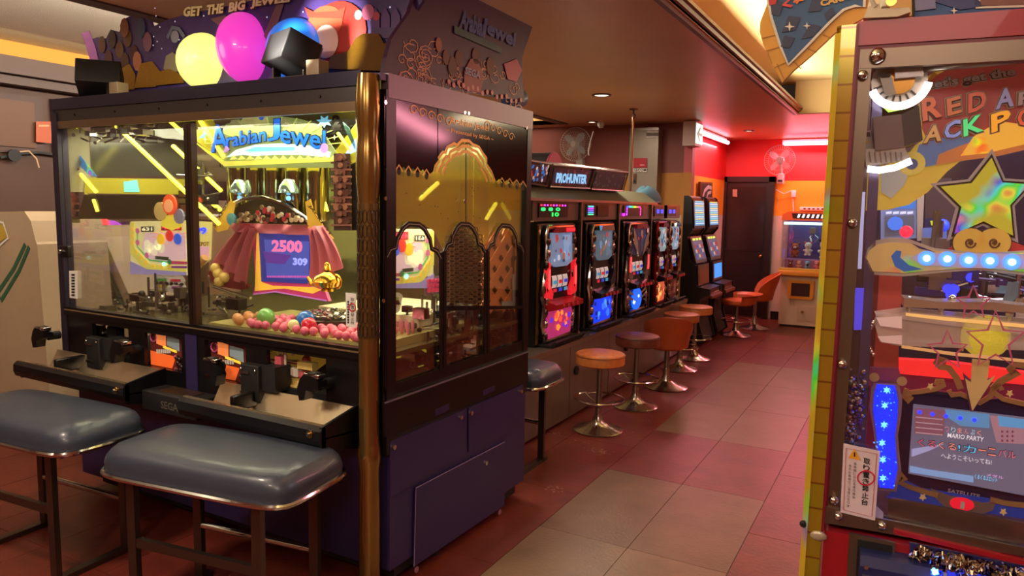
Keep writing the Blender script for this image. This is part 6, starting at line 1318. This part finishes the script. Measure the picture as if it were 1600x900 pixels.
# posters seen behind, left of star
q = MBK(); F6 = g(.5); F6.poly(q, [(1376, 318), (1432, 300), (1432, 372), (1376, 376)], E((120, 130, 175), .4), 0, .004); F6.poly(q, [(1388, 300), (1430, 290), (1430, 326), (1388, 326)], E((50, 110, 190), .6), .006)
for i in range(4): F6.poly(q, [(1384+i*11, 331), (1393+i*11, 330), (1393+i*11, 334), (1384+i*11, 335)], E((210, 215, 230), .5), .006)
F6.poly(q, [(1382, 338), (1428, 336), (1428, 366), (1382, 370)], E((80, 84, 100), .5), .006); F6.disc(q, (1398, 349), .014, E((60, 110, 210), .7), .012, .004, 12); F6.poly(q, [(1432, 290), (1444, 286), (1440, 376), (1432, 376)], M((190, 170, 150), .5), .01); q.build('poster_panel', rm)
q = MBK(); F6.poly(q, [(1446, 280), (1486, 278), (1500, 340), (1486, 370), (1444, 376)], M((70, 50, 50), .5), .0, .004); F6.poly(q, [(1444, 342), (1462, 340), (1464, 356), (1444, 357)], M((30, 40, 90), .3), .01); F6.poly(q, [(1452, 345), (1472, 343), (1468, 350), (1454, 352)], E((190, 200, 40), .6), .014); F6.ball = None
q.ball(F6.px(1469, 352, .03), .013, E((40, 70, 230), 1.0), 10); F6.poly(q, [(1440, 356), (1478, 354), (1478, 384), (1440, 384)], E((90, 110, 170), .4), .012); q.build('background_screen', rm)
# red pillar
q = MBK(); F5 = g(.14); CO = M((216, 84, 76), .3, coat=.4); F5.poly(q, [(1374, 426), (1410, 426), (1403, 576), (1365, 576)], CO, -.06, .06); F5.poly(q, [(1366, 426), (1374, 426), (1365, 576), (1358, 576)], RFR, -.06, .059); q.build('red_pillar', rm)
# translucent platforms and rods
CLR = M((225, 196, 176), .25, 0, .08, alpha=.5)
q = MBK(); F7 = g(.10)
F7.poly(q, [(1408, 460), (1460, 466), (1540, 466), (1640, 478), (1640, 488), (1540, 478), (1460, 476), (1408, 474)], M((190, 160, 140), .2, .3), 0, .05)
F7.poly(q, [(1366, 486), (1640, 520), (1640, 500), (1410, 480), (1366, 486)], CLR, .0, .06); F7.poly(q, [(1366, 504), (1372, 490), (1640, 524), (1640, 540), (1400, 532), (1372, 526)], CLR, -.02, .07)
q.build('clear_platform', rm)
q = MBK(); F7.poly(q, [(1410, 481), (1468, 487), (1640, 502), (1640, 507), (1468, 492), (1410, 485)], E((240, 190, 110), .6), .062); F7.poly(q, [(1404, 530), (1480, 540), (1640, 556), (1640, 560), (1480, 545), (1404, 534)], E((225, 170, 110), .45), .055); q.build('light_edge', rm)
for x, y0, y1 in ((1418, 466, 524), (1468, 476, 496), (1485, 464, 476), (1535, 466, 480), (1573, 487, 506), (1500, 500, 545)):
    q = MBK(); q.tube([F7.px(x, y0, .02), F7.px(x-1, y1, .02)], .0035, CHROME, 8); q.ball(F7.px(x, y0, .02), .006, CHROME, 8); q.build('standoff', rm)
q = MBK(); F7.poly(q, [(1366, 488), (1404, 486), (1404, 504), (1372, 500)], M((230, 190, 180), .15, 0, .35), .062); F7.poly(q, [(1368, 516), (1404, 514), (1404, 528), (1374, 524)], M((230, 190, 180), .15, 0, .3), .062); q.build('acrylic_disc_edge', rm)  # glowing plates standing in for bright reflections on the red pillar
q = MBK(); 
for k in range(26): t_ = k/25; q.ball(F7.px(1358+10*math.sin(t_*3.1)*-1+6, 500+t_*50, .02+.004*(k % 2)), .003, CHROME, 6)
q.build('bead_chain', rm)
q = MBK(); c8 = F7.px(1534, 521, .03); q.ball(c8, .031, M((225, 205, 60), .3, 0, .35, alpha=.95, bump=.5, bs=200), 20); tag(q.build('yellow_ball'), 'yellow glitter ball resting on the clear platform of the right machine', 'ball'); 
q = MBK(); PKL = M((190, 80, 110), .3, 0, .2)
for cx_, cy_, r_ in ((1508, 465, 26), (1540, 520, 44), (1470, 535, 30)): F7.line(q, [(cx_+r_*(1 if i % 2 == 0 else .45)*math.sin(i*math.pi/5), cy_-r_*(1 if i % 2 == 0 else .45)*math.cos(i*math.pi/5)) for i in range(10)], .0028, PKL, .072+.002*(r_ > 30), .0018, True)
q.build('star_outline', rm)
q = MBK(); F9 = g(.18); F9.poly(q, [(1362, 570), (1408, 560), (1640, 590), (1640, 700), (1352, 700)], M((150, 40, 92), .4, 0, .08), -.01, .01); F9.poly(q, [(1404, 558), (1480, 562), (1640, 584), (1640, 600), (1512, 590), (1404, 580)], E((235, 40, 40), .9), .001, .02); q.build('magenta_panel', rm)
# screen surround, scrolls, arrow
F10 = g(.10); NV = M((26, 24, 70), .35); SCR = M((196, 150, 100), .35, .3)
q = MBK(); F10.poly(q, [(1412, 620), (1440, 608), (1470, 612), (1500, 616), (1530, 626), (1570, 622), (1640, 640), (1640, 812), (1560, 800), (1400, 780), (1398, 700)], NV, -.012, .012); F10.poly(q, [(1399, 760), (1412, 748), (1440, 762), (1640, 792), (1640, 816), (1385, 776)], M((30, 70, 180), .35, 0, .15), .001); q.build('screen_surround', rm)
q = MBK()
def scroll(pts, w=.007): F10.line(q, pts, w, SCR, .003, .005)
scroll([(1416, 622), (1422, 612), (1440, 610), (1462, 606), (1474, 600), (1472, 594), (1464, 594), (1462, 600)]); scroll([(1416, 606), (1412, 618), (1418, 626), (1424, 618)]); scroll([(1482, 608), (1486, 616), (1500, 614), (1530, 628), (1546, 618), (1552, 604), (1560, 600), (1564, 608)]); scroll([(1552, 612), (1566, 622), (1600, 630), (1640, 636)])
scroll([(1478, 564), (1466, 560), (1462, 566), (1468, 572), (1482, 574), (1494, 590), (1500, 606)], .009); scroll([(1600, 570), (1584, 568), (1576, 576), (1580, 582), (1590, 580), (1560, 596), (1550, 606)], .009)
scroll([(1402, 746), (1408, 738), (1414, 746), (1406, 752), (1424, 760), (1450, 768), (1464, 772)]); scroll([(1546, 778), (1570, 784), (1640, 792)])
q.build('gold_scrollwork', rm)
for cx_, cy_ in ((1453, 602), (1576, 613), (1441, 774), (1566, 797)):
    q = MBK(); F10.poly(q, star_px(cx_, cy_, 6, 6, 0, 5), M((230, 190, 120), .35, 0, .15), .006, .003); q.build('gold_star', rm)
F11 = g(.085); q = MBK(); F11.poly(q, [(1504, 582), (1518, 594), (1552, 590), (1542, 606), (1520, 642), (1516, 642)], M((120, 60, 110), .35), 0, .003); F11.poly(q, [(1518, 560), (1545, 562), (1541, 594), (1553, 586), (1518, 640), (1507, 590), (1516, 596)], M((226, 186, 120), .35, 0, .12), .004, .004); q.build('gold_arrow', rm)
# the screen
F12 = g(.088); s0, s1, s2, s3 = (1427, 631), (1620, 654), (1614, 776), (1419, 739)
q = MBK(); F12.poly(q, [s0, s1, s2, s3], E((98, 92, 112), .75), 0, .003)
F12.poly(q, [(1429, 636), (1476, 640), (1474, 680), (1428, 676)], E((120, 74, 84), .75), .004, .001); F12.poly(q, [(1476, 638), (1545, 646), (1545, 668), (1500, 664), (1478, 650)], E((84, 130, 170), .75), .004, .001)
F12.poly(q, [(1545, 648), (1620, 656), (1620, 694), (1556, 690)], E((150, 110, 120), .75), .004, .001); F12.poly(q, [(1558, 648), (1600, 654), (1600, 668), (1560, 664)], E((84, 140, 190), .75), .0055, .001)
for i in range(4): F12.line(q, [(1430, 650+i*8), (1472, 654+i*8)], .0014, E((170, 140, 150), .7), .006, .0005)
F12.poly(q, [(1424, 700), (1474, 692), (1450, 703), (1424, 712)], E((150, 150, 190), .75), .005, .001); F12.poly(q, [(1421, 726), (1450, 732), (1520, 742), (1520, 752), (1421, 736)], E((120, 150, 195), .75), .005, .001)
for i in range(3): 
    for j in range(3): F12.poly(q, [(1563+i*8, 671+j*7), (1566+i*8, 671+j*7), (1566+i*8, 674+j*7), (1563+i*8, 674+j*7)], E((110, 50, 70), .7), .006, .001)
o = q.build('screen', rm)
k = MBK()
for i, (ch, cc) in enumerate(zip(('くる', 'くる', '!カ', 'ーニ', 'バル'), [(205, 84, 104), (230, 140, 120), (90, 180, 220), (235, 130, 110), (205, 100, 125)])):
    x = 1434+i*31; y = 694+i*4.1; F12.text(k, ch, (x-1, y+1), (x+28.5, y+4.7), (x-1, y-12), E((50, 46, 60), .7), .007, .06); F12.text(k, ch, (x, y), (x+27.5, y+3.7), (x, y-11), E(cc, .85), .0085, .0)
for i, ch in enumerate('つりまんぷく'): x = 1475+i*10; y = 672+i*1.2; F12.text(k, ch, (x, y), (x+7, y+.8), (x, y-8), E([(200, 110, 120), (170, 200, 210), (220, 130, 110)][i % 3], .85), .0075, .0)
F12.text(k, 'MARIO PARTY', (1479, 681), (1535, 688), (1480, 674), E((220, 210, 215), .85), .008, .01); F12.text(k, 'へようこそいってね!', (1469, 713), (1548, 724), (1469, 705), E((190, 184, 195), .8), .008, .02)
F12.text(k, 'くるくるスロット', (1521, 745), (1556, 751), (1522, 738), E((110, 190, 230), .85), .008, .02); F12.text(k, 'メダル', (1540, 741), (1566, 746), (1540, 736), E((210, 160, 220), .85), .009, .0)
k.build('screen_lettering', o)
for x, y in ((1436, 642), (1456, 645), (1477, 648), (1499, 651), (1521, 654)): k = MBK(); F12.disc(k, (x, y), .003, E((30, 40, 255), 3), .008, .001, 8); k.build('led_reflection', o) if 0 else k.build('led', o)  # glowing dots painted on the screen as reflections of the LEDs
q = MBK(); F10.text(q, 'SATELLITE', (1480, 768), (1530, 778), (1481, 762), M((190, 180, 190), .4), .003, .02)
q.build('satellite_lettering', rm)
q = MBK(); F10.poly(q, [(1454, 762), (1480, 772), (1536, 784), (1556, 782), (1550, 796), (1530, 802), (1480, 794), (1462, 778)], M((150, 130, 120), .35, .3), .002, .003); F10.poly(q, [(1502+19*math.cos(a), 785+2*math.cos(a)+10*math.sin(a)) for a in [i*math.pi/12 for i in range(24)]], E((216, 24, 44), .8), .006, .002); F10.text(q, '1', (1499, 791), (1505, 792), (1500, 780), WHITE, .009, .015); q.build('number_badge', rm)
# blue glitter column with beige frame
F13 = g(.075); q = MBK(); BL = [(1370, 600), (1398, 602), (1403, 625), (1402, 650), (1398, 680), (1400, 710), (1402, 730), (1396, 762), (1374, 760), (1368, 735), (1372, 700), (1368, 668), (1364, 640), (1366, 615)]
F13.poly(q, [(1382+(x-1382)*1.32, 682+(y-682)*1.08) for x, y in BL], M((176, 140, 120), .35, .2), -.006, .006); F13.poly(q, [(1360, 574), (1404, 576), (1412, 602), (1404, 600), (1364, 598), (1356, 604)], M((150, 60, 120), .35), -.008, .008)
for x, y in ((1366, 589), (1409, 595)): F13.disc(q, (x, y), .007, M((206, 166, 126), .35), .0, .004, 14)
o = q.build('glitter_column_frame', rm)
k = MBK(); F13.poly(k, BL, M((14, 40, 235), .3, 0, 1.3, bump=.6, bs=300), .001, .004); r = random.Random(8)
for cx_, cy_ in ((1385, 608), (1382, 632), (1381, 662), (1378, 690), (1379, 716), (1379, 745)):
    F13.poly(k, star_px(cx_, cy_, 6, 6, 0, 6), E((110, 200, 255), 1.6), .006, .001)
    for i in range(9): F13.disc(k, (cx_+r.gauss(0, 8), cy_+r.gauss(0, 8)), r.uniform(.0005, .0014), E((70, 150, 255), 1.6), .006, .001, 5)
k.build('blue_glitter', o)
# chrome bead curtain left of the column
q = MBK(); r = random.Random(17); F14 = g(.06)
for i in range(130): x = r.uniform(1324, 1350); y = r.uniform(575, 760); q.ball(F14.px(x-(y-600)*.03, y, r.uniform(0, .02)), r.uniform(.002, .0042), CHROME if i % 3 else M((90, 70, 150), .2, .8), 6)
tag(q.build('bead_curtain', rm), None, None, None, 'stuff')
# warning card stuck on the glass
F15 = FrK(RC0, RN); q = MBK(); card = [(1318, 692), (1375, 704), (1367, 812), (1313, 799)]; F15.poly(q, card, M((222, 206, 214), .5), .002, .0015); F15.poly(q, [(1311, 797), (1367, 811), (1380, 816), (1380, 800), (1370, 790)], M((190, 180, 220), .2, alpha=.5), .001, .0008)
P = [(1322, 699), (1370, 708), (1362, 806), (1318, 795)]; F15.line(q, P, .0009, M((190, 70, 70), .5), .004, .0004, True)
F15.poly(q, [(1325, 714), (1345, 718), (1335, 700)], M((236, 170, 50), .5), .004, .0005); F15.poly(q, [(1334, 705), (1336, 705), (1336, 712), (1334, 712)], BLACKM, .005, .0004)
for i, ch in enumerate('取り置き禁止台'): y = 723+i*10.6; x = 1349-i*.55; F15.text(q, ch, (x, y), (x+10.5, y+2), (x, y-9.5), BLACKM, .0046, .02)
for c0, x, n, y0 in (('長時間にわたる席の確保', 1334, 11, 725), ('他のお客様のご迷惑になります', 1326, 13, 728)):
    for i, ch in enumerate(c0[:n]): y = y0+i*5.2; F15.text(q, ch, (x-i*.25, y), (x+4.3-i*.25, y+.8), (x-i*.25, y-4.2), BLACKM, .0046)
F15.line(q, [(1353+13*math.cos(i*.3), 745+11*math.sin(i*.3)) for i in range(21)], .002, M((205, 20, 60), .5), .0052, .0005, True)
tag(q.build('warning_card'), 'white warning card with Japanese writing and red circle stuck on the right machine', 'card')
# steel ball shelf and lower window
q = MBK(); F16 = g(.05); F16.poly(q, [(1388, 776), (1480, 792), (1640, 824), (1640, 850), (1500, 842), (1400, 822), (1386, 815)], M((150, 136, 124), .25, .85, bump=.3, bs=20), 0, .006); F16.line(q, [(1398, 818), (1480, 832), (1590, 853)], .006, M((190, 176, 160), .3, .7), .012, .004); F16.line(q, [(1394, 824), (1480, 840), (1640, 872)], .003, BLACKM, .012, .004); q.build('steel_shelf', rm)
q = MBK(); F15.line(q, [(1396, 826), (1480, 846), (1640, 884)], .006, RDM, .0, .012); F15.poly(q, [(1327, 831), (1398, 846), (1396, 920), (1322, 920)], BST, -.0, .006); F15.poly(q, [(1340, 840), (1394, 850), (1392, 920), (1336, 920)], BLACKM, .004, .004)
F15.poly(q, [(1421, 846), (1640, 892), (1640, 1000), (1421, 1000)], M((60, 60, 130), .15, .3), -.0, .004); q.build('lower_panel_frame', rm)
q = MBK(); a = F15.px(1348, 852, .0); T4 = Matrix.Translation(a) @ Matrix.Rotation(A5, 4, 'Z') @ Matrix.Scale(K5, 4); q2 = MBK(T4); NB = M((34, 40, 92), .35); q2.prism([(0, .0), (-.035, .0), (-.045, -.012), (-.045, -.08), (0, -.09)], 'X', -.004, .085, NB); q2.box((.0, -.047, -.028), (.07, -.044, -.024), M((110, 100, 130), .3, .5)); o = q2.build('coin_acceptor', rm)
k = MBK(T4); 
for p in ((.004, -.012), (.004, -.05)): k.tube([(p[0], -.048, p[1]), (p[0], -.043, p[1])], .003, CHROME, 8)
k.build('screws', o)
q = MBK(); r = random.Random(23); 
for i in range(330):
    x = r.uniform(1424, 1640); top_ = 850+(x-1424)*.22; y = top_+r.random()**1.3*34; c_ = F15.px(x, y, .006+r.random()*.012)
    T = Matrix.Translation(c_) @ Matrix.Rotation(r.uniform(0, 3), 4, 'X') @ Matrix.Rotation(r.uniform(0, 3), 4, 'Y') @ Matrix.Scale(K5, 4); q.lathe([(0, 0), (.0065, 0), (.0065, .0014), (0, .0014)], (0, 0, 0), M((205, 190, 170), .2, 1) if i % 4 else M((90, 90, 160), .2, 1), 7, T=T)
tag(q.build('medal_heap'), 'pile of silver medals behind the lower window of the red machine', 'medals', kind='stuff')
q = MBK(); F15.poly(q, [(1436, 880), (1470, 886), (1470, 930), (1436, 930)], E((30, 60, 255), 1.2), .012, .004); F15.poly(q, [(1478, 884), (1560, 896), (1560, 930), (1478, 930)], E((40, 50, 190), .8), .012, .004)
for x in (1446, 1459): F15.disc(q, (x, 886), .004, E((110, 210, 255), 6), .017, .003, 10)
F15.poly(q, [(1428, 884), (1434, 885), (1434, 930), (1428, 930)], M((220, 200, 130), .3, .3), .014, .004); F15.poly(q, [(1471, 886), (1477, 887), (1477, 930), (1471, 930)], M((180, 175, 190), .3, .5), .014, .004); q.build('blue_led_unit', rm)
lamp('POINT', 'blue_led_light', tuple(F15.px(1450, 886, .05)), .12, (.2, .4, 1), .01)
# toppers
F20 = g(.14); q = MBK(); OUT = [(1196, -60), (1201, 0), (1188, 34), (1187, 50), (1193, 71), (1208, 102), (1222, 129), (1240, 110), (1268, 86), (1306, 50), (1332, 38), (1352, 26), (1358, 0), (1362, -60)]
F20.poly(q, OUT, M((222, 164, 60), .45), -.012, .012)
for (xa, ya), (xb, yb) in (((1190, 60), (1216, 54)), ((1196, 80), (1226, 72)), ((1210, 106), (1240, 92)), ((1240, 96), (1252, 108)), ((1262, 76), (1276, 82)), ((1286, 54), (1298, 60)), ((1200, 82), (1206, 100)), ((1214, 100), (1226, 126))): F20.line(q, [(xa, ya), (xb, yb)], .0016, M((180, 120, 44), .5), .0005, .0005)
INN = [(1202, -60), (1200, 0), (1206, 30), (1220, 74), (1232, 102), (1260, 74), (1296, 36), (1318, 16), (1336, 10), (1350, 12), (1354, -60)]
F20.poly(q, INN, M((38, 84, 140), .4), .0015, .001); cxx = (1268, 20)
F20.line(q, INN, .004, M((215, 215, 220), .4), .003, .001)
for pts in ([(1222, 52), (1242, 48), (1252, 28), (1232, 26)], [(1252, 62), (1272, 58), (1284, 42), (1266, 38)], [(1262, 20), (1282, 18), (1288, -4), (1270, -4)], [(1206, 24), (1218, 26), (1226, 4), (1204, 2)], [(1220, 74), (1234, 76), (1242, 60), (1226, 56)], [(1292, 34), (1306, 22), (1300, 12), (1288, 22)]): F20.poly(q, pts, M((34, 44, 92), .4), .004, .0005)
F20.poly(q, [(1200, -20), (1202, 10), (1212, 8), (1222, -20)], M((190, 40, 50), .4), .005, .0005)
F20.poly(q, star_px(1234, 43, 8, 8, 1), M((228, 226, 224), .4), .006, .0008); F20.poly(q, star_px(1261, 42, 6, 6, 1), M((228, 226, 224), .4), .006, .0008)
F20.text(q, 'CARNIVAL', (1283, 12), (1362, -8), (1281, 2), M((222, 180, 90), .4), .006, .04); F20.text(q, 'く', (1222, 18), (1240, 12), (1222, 2), M((205, 60, 60), .4), .0065, .06); F20.text(q, 'る', (1240, 12), (1258, 4), (1238, -6), M((222, 120, 60), .4), .0065, .06)
o = q.build('pennant_sign', rm)
q = MBK(); F21 = g(.1); F21.poly(q, [(1385, -50), (1424, -50), (1426, 24), (1378, 32)], M((205, 160, 90), .45), -.01, .01); F21.poly(q, [(1424, -50), (1427, -50), (1429, 27), (1425, 27)], BLACKM, .001, .003)
F21.poly(q, [(1428, -50), (1680, -50), (1680, 6), (1600, 15), (1428, 29)], M((44, 84, 150), .45), -.01, .01); F21.poly(q, [(1440, -20), (1500, -20), (1540, 10), (1500, 16), (1462, 4)], M((36, 44, 110), .4), .001); F21.poly(q, [(1428, -10), (1460, -10), (1462, 14), (1430, 18)], M((110, 110, 160), .4), .0015); F21.poly(q, star_px(1490, 18, 6, 6, 1), WHITE, .003)
F21.poly(q, [(1524, 14), (1518, -20), (1680, -20), (1680, 4), (1600, 12)], M((225, 215, 205), .4), .002, .001); F21.poly(q, [(1532, 10), (1528, -20), (1680, -20), (1680, 0), (1600, 8)], M((120, 70, 56), .4), .004, .001)
q.build('rear_topper_sign', rm)
q = MBK(); F22 = g(.02); F22.poly(q, [(1348, 36), (1356, 18), (1372, 14), (1374, 22), (1418, 20), (1420, 27), (1400, 34)], M((214, 200, 180), .5), -.0, .03); F22.poly(q, [(1374, -20), (1386, -20), (1390, 14), (1376, 16)], WHITE, .0, .02); q.tube([F22.px(1390, 12, .03), F22.px(1390, 12, .036)], .007, BRASS, 10); q.tube([F22.px(1366, 18, .03), F22.px(1352, 0, .04), F22.px(1358, -20, .04)], .003, WHITE, 6); q.build('topper_bracket', rm)
clutter(g(.3), (1440, 380, 1500, 455), 60, 41, .12, [CHROME, BLACKM, M((60, 60, 150), .3), STEEL]).build('chrome_mechanism', rm); clutter(g(.3), (1500, 430, 1640, 470), 60, 42, .12, [CHROME, BLACKM, M((80, 50, 120), .3), STEEL]).build('chrome_mechanism', rm)
q = MBK(); F = g(.34)
for x, y in ((1462, 438), (1466, 446), (1470, 438), (1494, 422), (1590, 430), (1480, 400)): F.disc(q, (x, y), .008, E((40, 50, 240), 2), .16, .002, 8)
for x in (1548, 1556): F.line(q, [(x, 428), (x-4, 446), (x-12, 462)], .007, M((150, 190, 205), .3, .2), .16, .002)
q.build('blue_lamps', rm)
